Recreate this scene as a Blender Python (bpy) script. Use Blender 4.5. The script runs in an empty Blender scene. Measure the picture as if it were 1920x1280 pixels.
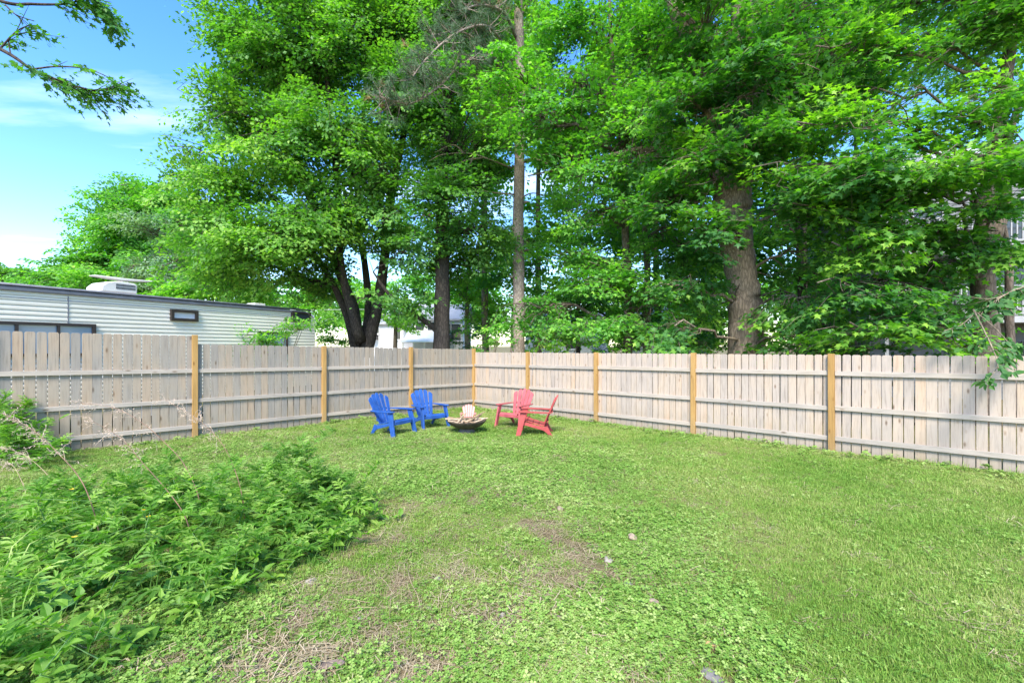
import bpy, bmesh, math, random
import numpy as np
from mathutils import Vector, Matrix

R = math.radians
rng = np.random.default_rng(7)
random.seed(7)
scene = bpy.context.scene
COL = scene.collection

# ---------------------------------------------------------------- camera, sky, sun, exposure
EYE = 1.70            # camera height above the ground under it
F = 847.0             # focal length in pixels of the 1920 px wide photograph
HORIZON = 648.0
cam_d = bpy.data.cameras.new("camera")
cam = bpy.data.objects.new("camera", cam_d)
COL.objects.link(cam)
cam.location = (0, 0, EYE)
cam.rotation_euler = (R(90), 0, 0)
cam_d.sensor_width = 36.0
cam_d.lens = 36.0 * F / 1920.0
cam_d.shift_y = (HORIZON - 640.0) / 1920.0
cam_d.clip_start = 0.05
cam_d.clip_end = 2000
scene.camera = cam

SUN_EL, SUN_AZ = 48.0, 190.0          # azimuth clockwise from +Y (the view direction): the sun is behind the camera, to the left
sun_dir = Vector((math.sin(R(SUN_AZ)) * math.cos(R(SUN_EL)), math.cos(R(SUN_AZ)) * math.cos(R(SUN_EL)), math.sin(R(SUN_EL))))
sd = bpy.data.lights.new("sun", 'SUN')
sd.energy = 2.6
sd.angle = R(20)
sd.color = (1.0, 0.92, 0.79)
sun = bpy.data.objects.new("sun", sd)
COL.objects.link(sun)
sun.location = (-20, -20, 40)
sun.rotation_euler = (-sun_dir).to_track_quat('-Z', 'Y').to_euler()

world = bpy.data.worlds.new("World")
scene.world = world
world.use_nodes = True
wn, wl = world.node_tree.nodes, world.node_tree.links
wn.clear()
w_out = wn.new('ShaderNodeOutputWorld')
w_bg = wn.new('ShaderNodeBackground')
w_sky = wn.new('ShaderNodeTexSky')
w_sky.sky_type = 'NISHITA'
w_sky.sun_disc = False
w_sky.sun_elevation = R(SUN_EL)
w_sky.sun_rotation = R(SUN_AZ)
w_sky.air_density = 1.0
w_sky.dust_density = 0.6
w_sky.ozone_density = 1.2
w_hs = wn.new('ShaderNodeHueSaturation')
w_hs.inputs['Saturation'].default_value = 1.35
w_hs.inputs['Hue'].default_value = 0.507
w_hs.inputs['Value'].default_value = 1.0
wl.new(w_sky.outputs[0], w_hs.inputs['Color'])
# thin high cloud: noise on the plane the view direction pierces
w_tc = wn.new('ShaderNodeTexCoord')
w_sep = wn.new('ShaderNodeSeparateXYZ')
wl.new(w_tc.outputs['Generated'], w_sep.inputs[0])
w_zz = wn.new('ShaderNodeMath'); w_zz.operation = 'MAXIMUM'; w_zz.inputs[1].default_value = 0.04
wl.new(w_sep.outputs['Z'], w_zz.inputs[0])
w_dx = wn.new('ShaderNodeMath'); w_dx.operation = 'DIVIDE'
w_dy = wn.new('ShaderNodeMath'); w_dy.operation = 'DIVIDE'
wl.new(w_sep.outputs['X'], w_dx.inputs[0]); wl.new(w_zz.outputs[0], w_dx.inputs[1])
wl.new(w_sep.outputs['Y'], w_dy.inputs[0]); wl.new(w_zz.outputs[0], w_dy.inputs[1])
w_cmb = wn.new('ShaderNodeCombineXYZ')
wl.new(w_dx.outputs[0], w_cmb.inputs[0]); wl.new(w_dy.outputs[0], w_cmb.inputs[1])
w_map = wn.new('ShaderNodeMapping')
w_map.inputs['Scale'].default_value = (0.30, 0.85, 1.0)
w_map.inputs['Rotation'].default_value = (0, 0, R(14))
w_map.inputs['Location'].default_value = (2.3, 1.15, 0)
wl.new(w_cmb.outputs[0], w_map.inputs[0])
w_n = wn.new('ShaderNodeTexNoise')
w_n.inputs['Scale'].default_value = 0.9
w_n.inputs['Detail'].default_value = 7
w_n.inputs['Roughness'].default_value = 0.55
wl.new(w_map.outputs[0], w_n.inputs['Vector'])
w_rmp = wn.new('ShaderNodeValToRGB')
w_rmp.color_ramp.elements[0].position = 0.56
w_rmp.color_ramp.elements[0].color = (0, 0, 0, 1)
w_rmp.color_ramp.elements[1].position = 0.90
w_rmp.color_ramp.elements[1].color = (0.75, 0.75, 0.75, 1)
wl.new(w_n.outputs['Fac'], w_rmp.inputs[0])
w_mix = wn.new('ShaderNodeMixRGB')
w_mix.inputs['Color2'].default_value = (7.2, 7.4, 7.6, 1)
wl.new(w_rmp.outputs[0], w_mix.inputs['Fac'])
wl.new(w_hs.outputs[0], w_mix.inputs['Color1'])
wl.new(w_mix.outputs[0], w_bg.inputs['Color'])
w_bg.inputs['Strength'].default_value = 0.145
wl.new(w_bg.outputs[0], w_out.inputs[0])

vs = scene.view_settings
vs.view_transform = 'Standard'
vs.look = 'None'
vs.exposure = 1.72
vs.gamma = 1.0
vs.use_curve_mapping = False
cy = scene.cycles
cy.max_bounces = 7
cy.diffuse_bounces = 4
cy.glossy_bounces = 2
cy.transmission_bounces = 4
cy.transparent_max_bounces = 6
cy.sample_clamp_indirect = 6.0
cy.use_denoising = True
cy.caustics_reflective = False
cy.caustics_refractive = False

# ---------------------------------------------------------------- helpers
def ground_z(x, y):
    y = np.asarray(y, dtype=float); x = np.asarray(x, dtype=float)
    z = -0.0207 * np.clip(y, -30, 20)
    bump = 0.012 * np.sin(x * 1.7 + 0.4 * y) * np.cos(y * 1.3 - 0.3 * x) + 0.006 * np.sin(x * 4.1 + 1.0) * np.sin(y * 3.7)
    return z + bump

def W(px, py, Y):
    """the point at depth Y that the photograph shows at pixel px, py"""
    return np.array([(px - 960.0) / F * Y, Y, EYE + (HORIZON - py) / F * Y])

def PXG(px, py):
    """the point of the ground at pixel px, py"""
    Y = EYE / ((py - HORIZON) / F - 0.0207)
    x = (px - 960.0) / F * Y
    return np.array([x, Y, float(ground_z(x, Y))])

_lat = rng.random((64, 64))
def vnoise(x, y, s):
    x = np.asarray(x) * s; y = np.asarray(y) * s
    xi = np.floor(x).astype(int); yi = np.floor(y).astype(int)
    fx = x - xi; fy = y - yi
    fx = fx * fx * (3 - 2 * fx); fy = fy * fy * (3 - 2 * fy)
    a = _lat[xi % 64, yi % 64]; b = _lat[(xi + 1) % 64, yi % 64]
    c = _lat[xi % 64, (yi + 1) % 64]; d = _lat[(xi + 1) % 64, (yi + 1) % 64]
    return (a * (1 - fx) + b * fx) * (1 - fy) + (c * (1 - fx) + d * fx) * fy

def tag(o, label=None, cat=None, group=None, kind=None):
    if label: o["label"] = label
    if cat: o["category"] = cat
    if group: o["group"] = group
    if kind: o["kind"] = kind
    return o

def empty(name, loc=(0, 0, 0), rz=0.0, label=None, cat=None, group=None):
    o = bpy.data.objects.new(name, None)
    o.empty_display_size = 0.1
    o.location = loc
    o.rotation_euler = (0, 0, rz)
    COL.objects.link(o)
    return tag(o, label, cat, group)

def link(name, me, parent=None, loc=None, rot=None, scale=None):
    o = bpy.data.objects.new(name, me)
    COL.objects.link(o)
    if parent is not None: o.parent = parent
    if loc is not None: o.location = loc
    if rot is not None: o.rotation_euler = rot
    if scale is not None: o.scale = scale
    return o

def np_mesh(name, verts, tris, mat, attrs=None, smooth=False):
    me = bpy.data.meshes.new(name)
    nv, nt = len(verts), len(tris)
    me.vertices.add(nv)
    me.vertices.foreach_set("co", np.asarray(verts, dtype=np.float32).ravel())
    me.loops.add(nt * 3)
    me.loops.foreach_set("vertex_index", np.asarray(tris, dtype=np.int32).ravel())
    me.polygons.add(nt)
    me.polygons.foreach_set("loop_start", np.arange(0, nt * 3, 3, dtype=np.int32))
    me.polygons.foreach_set("loop_total", np.full(nt, 3, dtype=np.int32))
    me.polygons.foreach_set("use_smooth", np.full(nt, smooth, dtype=bool))
    if attrs:
        for k, v in attrs.items():
            a = me.attributes.new(k, 'FLOAT', 'POINT')
            a.data.foreach_set("value", np.asarray(v, dtype=np.float32))
    me.update(calc_edges=True)
    me.materials.append(mat)
    return me

class MB:
    """collects shapes for ONE mesh object"""
    def __init__(s, origin=(0, 0, 0)):
        s.v = []; s.f = []; s.o = np.array(origin, float)
    def add(s, verts, faces):
        b = len(s.v)
        s.v += [tuple(np.asarray(p, float) - s.o) for p in verts]
        s.f += [tuple(i + b for i in f) for f in faces]
    def hexa(s, p):        # 8 points: bottom 4 counter-clockwise, top 4
        s.add(p, [(3, 2, 1, 0), (4, 5, 6, 7), (0, 1, 5, 4), (1, 2, 6, 5), (2, 3, 7, 6), (3, 0, 4, 7)])
    def box(s, c, size, ax=None):
        ax = np.eye(3) if ax is None else np.asarray(ax, float)
        c = np.asarray(c, float); h = np.asarray(size, float) / 2
        p = []
        for z in (-1, 1):
            for x, y in ((-1, -1), (1, -1), (1, 1), (-1, 1)):
                p.append(c + ax[0] * x * h[0] + ax[1] * y * h[1] + ax[2] * z * h[2])
        s.hexa(p)
    def tube(s, pts, rad, n=8, cap=True, wob=0.0):
        pts = np.asarray(pts, float); k = len(pts)
        rad = np.full(k, rad) if np.isscalar(rad) else np.asarray(rad, float)
        t = np.gradient(pts, axis=0)
        t /= np.linalg.norm(t, axis=1)[:, None] + 1e-9
        ref = np.array([0, 0, 1.0]) if abs(t[0, 2]) < 0.8 else np.array([0, 1.0, 0])
        u = np.cross(ref, t[0]); u /= np.linalg.norm(u) + 1e-9
        vs_ = []
        ang = np.arange(n) * 2 * math.pi / n
        for i in range(k):
            u = u - t[i] * np.dot(u, t[i]); u /= np.linalg.norm(u) + 1e-9
            w = np.cross(t[i], u)
            rr = rad[i] * (1 + wob * np.sin(ang * 3 + i * 0.9) * 0.5 + wob * np.sin(ang * 2 - i * 1.3) * 0.5)
            for a, q in zip(ang, rr):
                vs_.append(pts[i] + (u * math.cos(a) + w * math.sin(a)) * q)
        fs = []
        for i in range(k - 1):
            for j in range(n):
                a, b = i * n + j, i * n + (j + 1) % n
                fs.append((a, b, b + n, a + n))
        if cap:
            fs.append(tuple(range(n - 1, -1, -1)))
            fs.append(tuple(range((k - 1) * n, k * n)))
        s.add(vs_, fs)
    def prism(s, poly, base, ux, uy, un, th):
        """2-D outline poly on axes ux, uy, thickness th along un"""
        base, ux, uy, un = [np.asarray(q, float) for q in (base, ux, uy, un)]
        a = [base + ux * x + uy * y for x, y in poly]
        b = [q + un * th for q in a]
        n = len(poly)
        s.add(a + b, [tuple(range(n - 1, -1, -1)), tuple(range(n, 2 * n))] + [(i, (i + 1) % n, n + (i + 1) % n, n + i) for i in range(n)])
    def lathe(s, prof, n=24, c=(0, 0, 0), wob=None):
        vs_, fs = [], []
        for r_, z in prof:
            for j in range(n):
                a = 2 * math.pi * j / n
                w = 1 + (wob(a) if wob else 0)
                vs_.append((c[0] + r_ * w * math.cos(a), c[1] + r_ * w * math.sin(a), c[2] + z))
        for i in range(len(prof) - 1):
            for j in range(n):
                fs.append((i * n + j, i * n + (j + 1) % n, (i + 1) * n + (j + 1) % n, (i + 1) * n + j))
        s.add(vs_, fs)
    def mesh(s, name, mat, bevel=0.0, smooth=False, segs=1):
        me = bpy.data.meshes.new(name)
        me.from_pydata(s.v, [], s.f)
        if bevel > 0:
            bm = bmesh.new(); bm.from_mesh(me)
            bmesh.ops.remove_doubles(bm, verts=bm.verts, dist=1e-5)
            ed = [e for e in bm.edges if len(e.link_faces) == 2 and e.calc_face_angle(0) > 0.5]
            bmesh.ops.bevel(bm, geom=ed, offset=bevel, segments=segs, affect='EDGES', profile=0.6, clamp_overlap=True)
            bmesh.ops.recalc_face_normals(bm, faces=bm.faces)
            bm.to_mesh(me); bm.free()
        me.materials.append(mat)
        if smooth:
            me.polygons.foreach_set("use_smooth", np.ones(len(me.polygons), dtype=bool))
        me.update()
        return me
    def build(s, name, mat, parent=None, bevel=0.0, smooth=False, loc=None, segs=1):
        return link(name, s.mesh(name, mat, bevel, smooth, segs), parent, loc)

def copy_tree(o, parent=None):
    c = o.copy(); COL.objects.link(c); c.parent = parent
    for ch in list(o.children): copy_tree(ch, c)
    return c

# ---------------------------------------------------------------- materials
def new_mat(name):
    m = bpy.data.materials.new(name); m.use_nodes = True
    nt = m.node_tree
    b = nt.nodes['Principled BSDF']
    return m, nt.nodes, nt.links, b

def ramp(nodes, stops):
    r = nodes.new('ShaderNodeValToRGB')
    e = r.color_ramp.elements
    e[0].position, e[0].color = stops[0][0], (*stops[0][1], 1)
    e[1].position, e[1].color = stops[-1][0], (*stops[-1][1], 1)
    for p, c in stops[1:-1]:
        q = e.new(p); q.color = (*c, 1)
    return r

def flat_mat(name, col, rough=0.5, noise=0.12, nscale=6.0, metal=0.0, bump=0.0, spec=0.5):
    m, n, l, b = new_mat(name)
    tc = n.new('ShaderNodeTexCoord')
    nz = n.new('ShaderNodeTexNoise'); nz.inputs['Scale'].default_value = nscale; nz.inputs['Detail'].default_value = 5
    l.new(tc.outputs['Object'], nz.inputs['Vector'])
    c = np.array(col)
    rp = ramp(n, [(0.3, tuple(np.clip(c * (1 - noise), 0, 1))), (0.7, tuple(np.clip(c * (1 + noise), 0, 1)))])
    l.new(nz.outputs['Fac'], rp.inputs[0])
    l.new(rp.outputs[0], b.inputs['Base Color'])
    b.inputs['Roughness'].default_value = rough
    b.inputs['Metallic'].default_value = metal
    b.inputs['Specular IOR Level'].default_value = spec
    if bump:
        bp = n.new('ShaderNodeBump'); bp.inputs['Strength'].default_value = bump; bp.inputs['Distance'].default_value = 0.01
        l.new(nz.outputs['Fac'], bp.inputs['Height']); l.new(bp.outputs[0], b.inputs['Normal'])
    return m

def leaf_mat(name, stops, trans=0.35, tcol=(0.31, 0.42, 0.075), rough=0.5, obj_random=False, spec=0.35):
    """a leaf: coloured by its own tint, lets light through"""
    m, n, l, b = new_mat(name)
    if obj_random:
        oi = n.new('ShaderNodeObjectInfo'); src = oi.outputs['Random']
    else:
        at = n.new('ShaderNodeAttribute'); at.attribute_name = 'tint'; src = at.outputs['Fac']
    rp = ramp(n, stops)
    l.new(src, rp.inputs[0])
    l.new(rp.outputs[0], b.inputs['Base Color'])
    b.inputs['Roughness'].default_value = rough
    b.inputs['Specular IOR Level'].default_value = spec
    tr = n.new('ShaderNodeBsdfTranslucent')
    mx = n.new('ShaderNodeMixRGB'); mx.blend_type = 'MULTIPLY'; mx.inputs[0].default_value = 1.0
    mx.inputs['Color2'].default_value = (*[c * 4 for c in tcol], 1)
    l.new(rp.outputs[0], mx.inputs['Color1'])
    l.new(mx.outputs[0], tr.inputs['Color'])
    ms = n.new('ShaderNodeMixShader'); ms.inputs[0].default_value = trans
    l.new(b.outputs[0], ms.inputs[1]); l.new(tr.outputs[0], ms.inputs[2])
    l.new(ms.outputs[0], n['Material Output'].inputs['Surface'])
    return m

def bark_mat(name, c0, c1, zs=3.0, scale=9.0, bump=0.9, lich=None):
    m, n, l, b = new_mat(name)
    tc = n.new('ShaderNodeTexCoord')
    mp = n.new('ShaderNodeMapping'); mp.inputs['Scale'].default_value = (scale, scale, scale / zs)
    l.new(tc.outputs['Object'], mp.inputs[0])
    v = n.new('ShaderNodeTexVoronoi'); v.feature = 'DISTANCE_TO_EDGE'; v.inputs['Scale'].default_value = 2.6
    nz = n.new('ShaderNodeTexNoise'); nz.inputs['Scale'].default_value = 2.2; nz.inputs['Detail'].default_value = 8; nz.inputs['Roughness'].default_value = 0.65
    l.new(mp.outputs[0], nz.inputs['Vector'])
    ad = n.new('ShaderNodeMixRGB'); ad.inputs[0].default_value = 0.45
    l.new(mp.outputs[0], ad.inputs[1]); l.new(nz.outputs['Color'], ad.inputs[2])
    l.new(ad.outputs[0], v.inputs['Vector'])
    rp = ramp(n, [(0.0, tuple(np.array(c0) * 0.5 + np.array(c1) * .3)), (0.03, tuple(np.array(c0) * .5 + np.array(c1) * .5)), (0.12, c1)])
    mm = n.new('ShaderNodeMath'); mm.operation = 'MULTIPLY'
    l.new(v.outputs['Distance'], mm.inputs[0]); l.new(nz.outputs['Fac'], mm.inputs[1])
    l.new(mm.outputs[0], rp.inputs[0])
    n2 = n.new('ShaderNodeTexNoise'); n2.inputs['Scale'].default_value = 1.3; n2.inputs['Detail'].default_value = 4
    l.new(tc.outputs['Object'], n2.inputs['Vector'])
    r2 = ramp(n, [(0.35, (0.75, 0.75, 0.75)), (0.65, (1.2, 1.2, 1.15))])
    l.new(n2.outputs['Fac'], r2.inputs[0])
    mx = n.new('ShaderNodeMixRGB'); mx.blend_type = 'MULTIPLY'; mx.inputs[0].default_value = 1
    l.new(rp.outputs[0], mx.inputs[1]); l.new(r2.outputs[0], mx.inputs[2])
    l.new(mx.outputs[0], b.inputs['Base Color'])
    b.inputs['Roughness'].default_value = 0.9
    b.inputs['Specular IOR Level'].default_value = 0.15
    bp = n.new('ShaderNodeBump'); bp.inputs['Strength'].default_value = bump; bp.inputs['Distance'].default_value = 0.03
    l.new(mm.outputs[0], bp.inputs['Height']); l.new(bp.outputs[0], b.inputs['Normal'])
    return m

def wood_mat(name, stops, zstretch=14.0, scale=22.0, orange=0.25, stain=True, vari=1.0, axis=2):
    """weathered boards: grain along one axis, knots, rain stains, each board its own tone"""
    m, n, l, b = new_mat(name)
    tc = n.new('ShaderNodeTexCoord')
    oi = n.new('ShaderNodeObjectInfo')
    sc = n.new('ShaderNodeMath'); sc.operation = 'MULTIPLY'; sc.inputs[1].default_value = 57.0
    l.new(oi.outputs['Random'], sc.inputs[0])
    cb = n.new('ShaderNodeCombineXYZ')
    for i in range(3): l.new(sc.outputs[0], cb.inputs[i])
    ad = n.new('ShaderNodeVectorMath'); ad.operation = 'ADD'
    l.new(tc.outputs['Object'], ad.inputs[0]); l.new(cb.outputs[0], ad.inputs[1])
    mp = n.new('ShaderNodeMapping')
    s3 = [scale] * 3; s3[axis] = scale / zstretch
    mp.inputs['Scale'].default_value = s3
    l.new(ad.outputs[0], mp.inputs[0])
    g = n.new('ShaderNodeTexNoise'); g.inputs['Scale'].default_value = 2.0; g.inputs['Detail'].default_value = 6; g.inputs['Roughness'].default_value = 0.6; g.inputs['Distortion'].default_value = 0.4
    l.new(mp.outputs[0], g.inputs['Vector'])
    bl = n.new('ShaderNodeTexNoise'); bl.inputs['Scale'].default_value = 1.7; bl.inputs['Detail'].default_value = 3
    mp2 = n.new('ShaderNodeMapping'); s4 = [2.2] * 3; s4[axis] = 0.9; mp2.inputs['Scale'].default_value = s4
    l.new(ad.outputs[0], mp2.inputs[0]); l.new(mp2.outputs[0], bl.inputs['Vector'])
    # tone = own random + blotch + grain
    a1 = n.new('ShaderNodeMath'); a1.operation = 'MULTIPLY_ADD'; a1.inputs[1].default_value = 0.48 * vari
    l.new(oi.outputs['Random'], a1.inputs[0]); 
    a0 = n.new('ShaderNodeMath'); a0.operation = 'MULTIPLY_ADD'; a0.inputs[1].default_value = 1.15; a0.inputs[2].default_value = -0.36
    l.new(bl.outputs['Fac'], a0.inputs[0]); l.new(a0.outputs[0], a1.inputs[2])
    rp = ramp(n, stops)
    l.new(a1.outputs[0], rp.inputs[0])
    rg = ramp(n, [(0.28, (0.66, 0.64, 0.62)), (0.5, (1, 1, 1)), (0.75, (1.12, 1.1, 1.08))])
    l.new(g.outputs['Fac'], rg.inputs[0])
    mx = n.new('ShaderNodeMixRGB'); mx.blend_type = 'MULTIPLY'; mx.inputs[0].default_value = 0.8
    l.new(rp.outputs[0], mx.inputs[1]); l.new(rg.outputs[0], mx.inputs[2])
    # knots
    mk = n.new('ShaderNodeMapping'); s5 = [11.0] * 3; s5[axis] = 4.2; mk.inputs['Scale'].default_value = s5
    l.new(ad.outputs[0], mk.inputs[0])
    vk = n.new('ShaderNodeTexVoronoi'); vk.inputs['Scale'].default_value = 0.62
    l.new(mk.outputs[0], vk.inputs['Vector'])
    rk = ramp(n, [(0.05, (0.30, 0.22, 0.16)), (0.11, (0.8, 0.74, 0.68)), (0.16, (1, 1, 1))])
    l.new(vk.outputs['Distance'], rk.inputs[0])
    mx2 = n.new('ShaderNodeMixRGB'); mx2.blend_type = 'MULTIPLY'; mx2.inputs[0].default_value = 0.75
    l.new(mx.outputs[0], mx2.inputs[1]); l.new(rk.outputs[0], mx2.inputs[2])
    out = mx2
    if stain:      # damp grey-green splash stain near the ground
        sp = n.new('ShaderNodeSeparateXYZ'); l.new(tc.outputs['Object'], sp.inputs[0])
        mr = n.new('ShaderNodeMapRange'); mr.inputs['From Min'].default_value = 0.0; mr.inputs['From Max'].default_value = 0.55; mr.inputs['To Min'].default_value = 0.75; mr.inputs['To Max'].default_value = 0.0
        l.new(sp.outputs['Z'], mr.inputs['Value'])
        ms_ = n.new('ShaderNodeMath'); ms_.operation = 'MULTIPLY'
        l.new(mr.outputs[0], ms_.inputs[0]); l.new(bl.outputs['Fac'], ms_.inputs[1])
        mx3 = n.new('ShaderNodeMixRGB'); mx3.blend_type = 'MIX'
        mx3.inputs['Color2'].default_value = (0.20, 0.175, 0.12, 1)
        l.new(ms_.outputs[0], mx3.inputs[0]); l.new(out.outputs[0], mx3.inputs[1])
        out = mx3
    l.new(out.outputs[0], b.inputs['Base Color'])
    b.inputs['Roughness'].default_value = 0.85
    b.inputs['Specular IOR Level'].default_value = 0.2
    bp = n.new('ShaderNodeBump'); bp.inputs['Strength'].default_value = 0.35; bp.inputs['Distance'].default_value = 0.004
    l.new(g.outputs['Fac'], bp.inputs['Height']); l.new(bp.outputs[0], b.inputs['Normal'])
    return m

M = {}
GREY, TAN, WARM = (0.275, 0.250, 0.220), (0.310, 0.265, 0.214), (0.35, 0.27, 0.198)
M['picket'] = wood_mat('weathered_picket', [(0.0, (0.235, 0.217, 0.195)), (0.3, GREY), (0.55, TAN), (0.85, WARM)])
M['picket_pale'] = wood_mat('pale_picket', [(0.0, (0.314, 0.273, 0.239)), (0.3, (0.392, 0.334, 0.288)), (0.6, (0.437, 0.355, 0.283)), (0.9, (0.470, 0.342, 0.245))])
M['rail'] = wood_mat('fence_rail', [(0.0, (0.313, 0.281, 0.247)), (0.5, (0.394, 0.350, 0.304)), (0.9, (0.416, 0.355, 0.288))], stain=False, axis=0)
M['post'] = wood_mat('cedar_post', [(0.0, (0.308, 0.181, 0.062)), (0.5, (0.381, 0.231, 0.082)), (0.9, (0.443, 0.276, 0.109))], stain=True)
M['bark'] = bark_mat('maple_bark', (0.06, 0.048, 0.038), (0.19, 0.155, 0.128))
M['bark_dark'] = bark_mat('dark_bark', (0.022, 0.019, 0.018), (0.08, 0.067, 0.06))
M['bark_big'] = bark_mat('furrowed_bark', (0.07, 0.054, 0.042), (0.25, 0.20, 0.155), zs=4.5, scale=11, bump=1.0)
M['bark_pine'] = bark_mat('pine_bark', (0.15, 0.118, 0.10), (0.38, 0.315, 0.275), zs=2.2, scale=10, bump=0.9)
M['bark_pale'] = bark_mat('pale_bark', (0.10, 0.085, 0.06), (0.26, 0.22, 0.16))
M['leaf_maple'] = leaf_mat('maple_leaf', [(0.0, (0.038, 0.130, 0.049)), (0.4, (0.070, 0.208, 0.049)), (0.7, (0.138, 0.325, 0.047)), (1.0, (0.274, 0.484, 0.054))], trans=.46)
M['leaf_silver'] = leaf_mat('silver_maple_leaf', [(0.0, (0.058, 0.172, 0.052)), (0.45, (0.111, 0.269, 0.060)), (0.75, (0.189, 0.375, 0.068)), (1.0, (0.301, 0.479, 0.083))], trans=.46)
M['leaf_bright'] = leaf_mat('bright_leaf', [(0.0, (0.070, 0.220, 0.063)), (0.45, (0.135, 0.348, 0.068)), (0.75, (0.252, 0.500, 0.077)), (1.0, (0.400, 0.650, 0.094))], trans=0.47)
M['leaf_olive'] = leaf_mat('olive_leaf', [(0.0, (0.087, 0.194, 0.117)), (0.5, (0.173, 0.308, 0.198)), (1.0, (0.294, 0.420, 0.262))])
M['leaf_teal'] = leaf_mat('broad_teal_leaf', [(0.0, (0.030, 0.099, 0.030)), (0.5, (0.054, 0.154, 0.041)), (1.0, (0.102, 0.220, 0.053))])
M['needle'] = leaf_mat('pine_needle', [(0.0, (0.06, 0.125, 0.07)), (0.6, (0.115, 0.19, 0.10)), (0.93, (0.17, 0.24, 0.13)), (1.0, (0.28, 0.17, 0.08))], trans=0.1)
M['mugwort'] = leaf_mat('mugwort_leaf', [(0.0, (0.103, 0.238, 0.039)), (0.5, (0.172, 0.340, 0.056)), (0.8, (0.254, 0.411, 0.081)), (1.0, (0.343, 0.475, 0.129))], obj_random=True, trans=0.45)
M['weed_stem'] = flat_mat('weed_stem', (0.09, 0.20, 0.05), 0.6)
M['red_stem'] = flat_mat('reddish_dead_stem', (0.20, 0.115, 0.075), 0.7, 0.3)
M['straw'] = flat_mat('dry_straw', (0.36, 0.275, 0.17), 0.8, 0.25)
M['plume'] = flat_mat('dry_plume', (0.50, 0.39, 0.30), 0.8, 0.25)

# ================================================================ THE GROUND
xs = np.concatenate([[-900, -300, -120, -50, -25], np.linspace(-16, 16, 161), [25, 50, 120, 300, 900]])
ys = np.concatenate([[-60, -20, -6], np.linspace(-1, 20, 106), [26, 40, 70, 140, 400, 1200]])
gx, gy = np.meshgrid(xs, ys)
gz = ground_z(gx, gy) + (vnoise(gx + 50, gy + 50, 3.1) - 0.5) * 0.02 * (np.abs(gx) < 20)
gz = np.where((gy > 26), -0.45 - (gy - 26) * 0.02 * (gy < 80), gz)
gv = np.stack([gx, gy, gz], -1).reshape(-1, 3)
nx_, ny_ = len(xs), len(ys)
ii = np.arange((ny_ - 1) * nx_).reshape(ny_ - 1, nx_)[:, :-1].ravel()
gt = np.concatenate([np.stack([ii, ii + 1, ii + nx_ + 1], 1), np.stack([ii, ii + nx_ + 1, ii + nx_], 1)])
m, n, l, b = new_mat('lawn_soil')
tc = n.new('ShaderNodeTexCoord')
n1 = n.new('ShaderNodeTexNoise'); n1.inputs['Scale'].default_value = 0.8; n1.inputs['Detail'].default_value = 6
n2 = n.new('ShaderNodeTexNoise'); n2.inputs['Scale'].default_value = 26; n2.inputs['Detail'].default_value = 8; n2.inputs['Roughness'].default_value = 0.75
l.new(tc.outputs['Object'], n1.inputs['Vector']); l.new(tc.outputs['Object'], n2.inputs['Vector'])
r1 = ramp(n, [(0.36, (0.135, 0.13, 0.055)), (0.55, (0.165, 0.14, 0.075)), (0.70, (0.20, 0.155, 0.10))])
l.new(n1.outputs['Fac'], r1.inputs[0])
r2 = ramp(n, [(0.30, (0.45, 0.42, 0.36)), (0.5, (1, 1, 1)), (0.72, (1.55, 1.5, 1.3))])
l.new(n2.outputs['Fac'], r2.inputs[0])
mx = n.new('ShaderNodeMixRGB'); mx.blend_type = 'MULTIPLY'; mx.inputs[0].default_value = 1
l.new(r1.outputs[0], mx.inputs[1]); l.new(r2.outputs[0], mx.inputs[2]); l.new(mx.outputs[0], b.inputs['Base Color'])
b.inputs['Roughness'].default_value = 0.95; b.inputs['Specular IOR Level'].default_value = 0.1
bp = n.new('ShaderNodeBump'); bp.inputs['Strength'].default_value = 0.8; bp.inputs['Distance'].default_value = 0.02
l.new(n2.outputs['Fac'], bp.inputs['Height']); l.new(bp.outputs[0], b.inputs['Normal'])
g = link('ground', np_mesh('ground', gv, gt, m, smooth=True))
tag(g, 'uneven back yard lawn soil sloping gently to the fence corner', 'ground', kind='structure')

# ================================================================ THE FENCES
CORNER = np.array([-1.24, 14.6])
LDIR = np.array([-0.7, -0.714]); LDIR /= np.linalg.norm(LDIR)
RDIR = np.array([0.714, -0.70]); RDIR /= np.linalg.norm(RDIR)
PW = 0.1385

def picket_mesh(name, mat, w, h, th, cut):
    mb = MB()
    mb.prism([(-w / 2, 0), (w / 2, 0), (w / 2, h - cut), (w / 2 - cut * 0.85, h), (-w / 2 + cut * 0.85, h), (-w / 2, h - cut)], (0, th / 2, 0), (1, 0, 0), (0, 0, 1), (0, -1, 0), th)
    return mb.mesh(name, mat, bevel=0.002)

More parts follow.
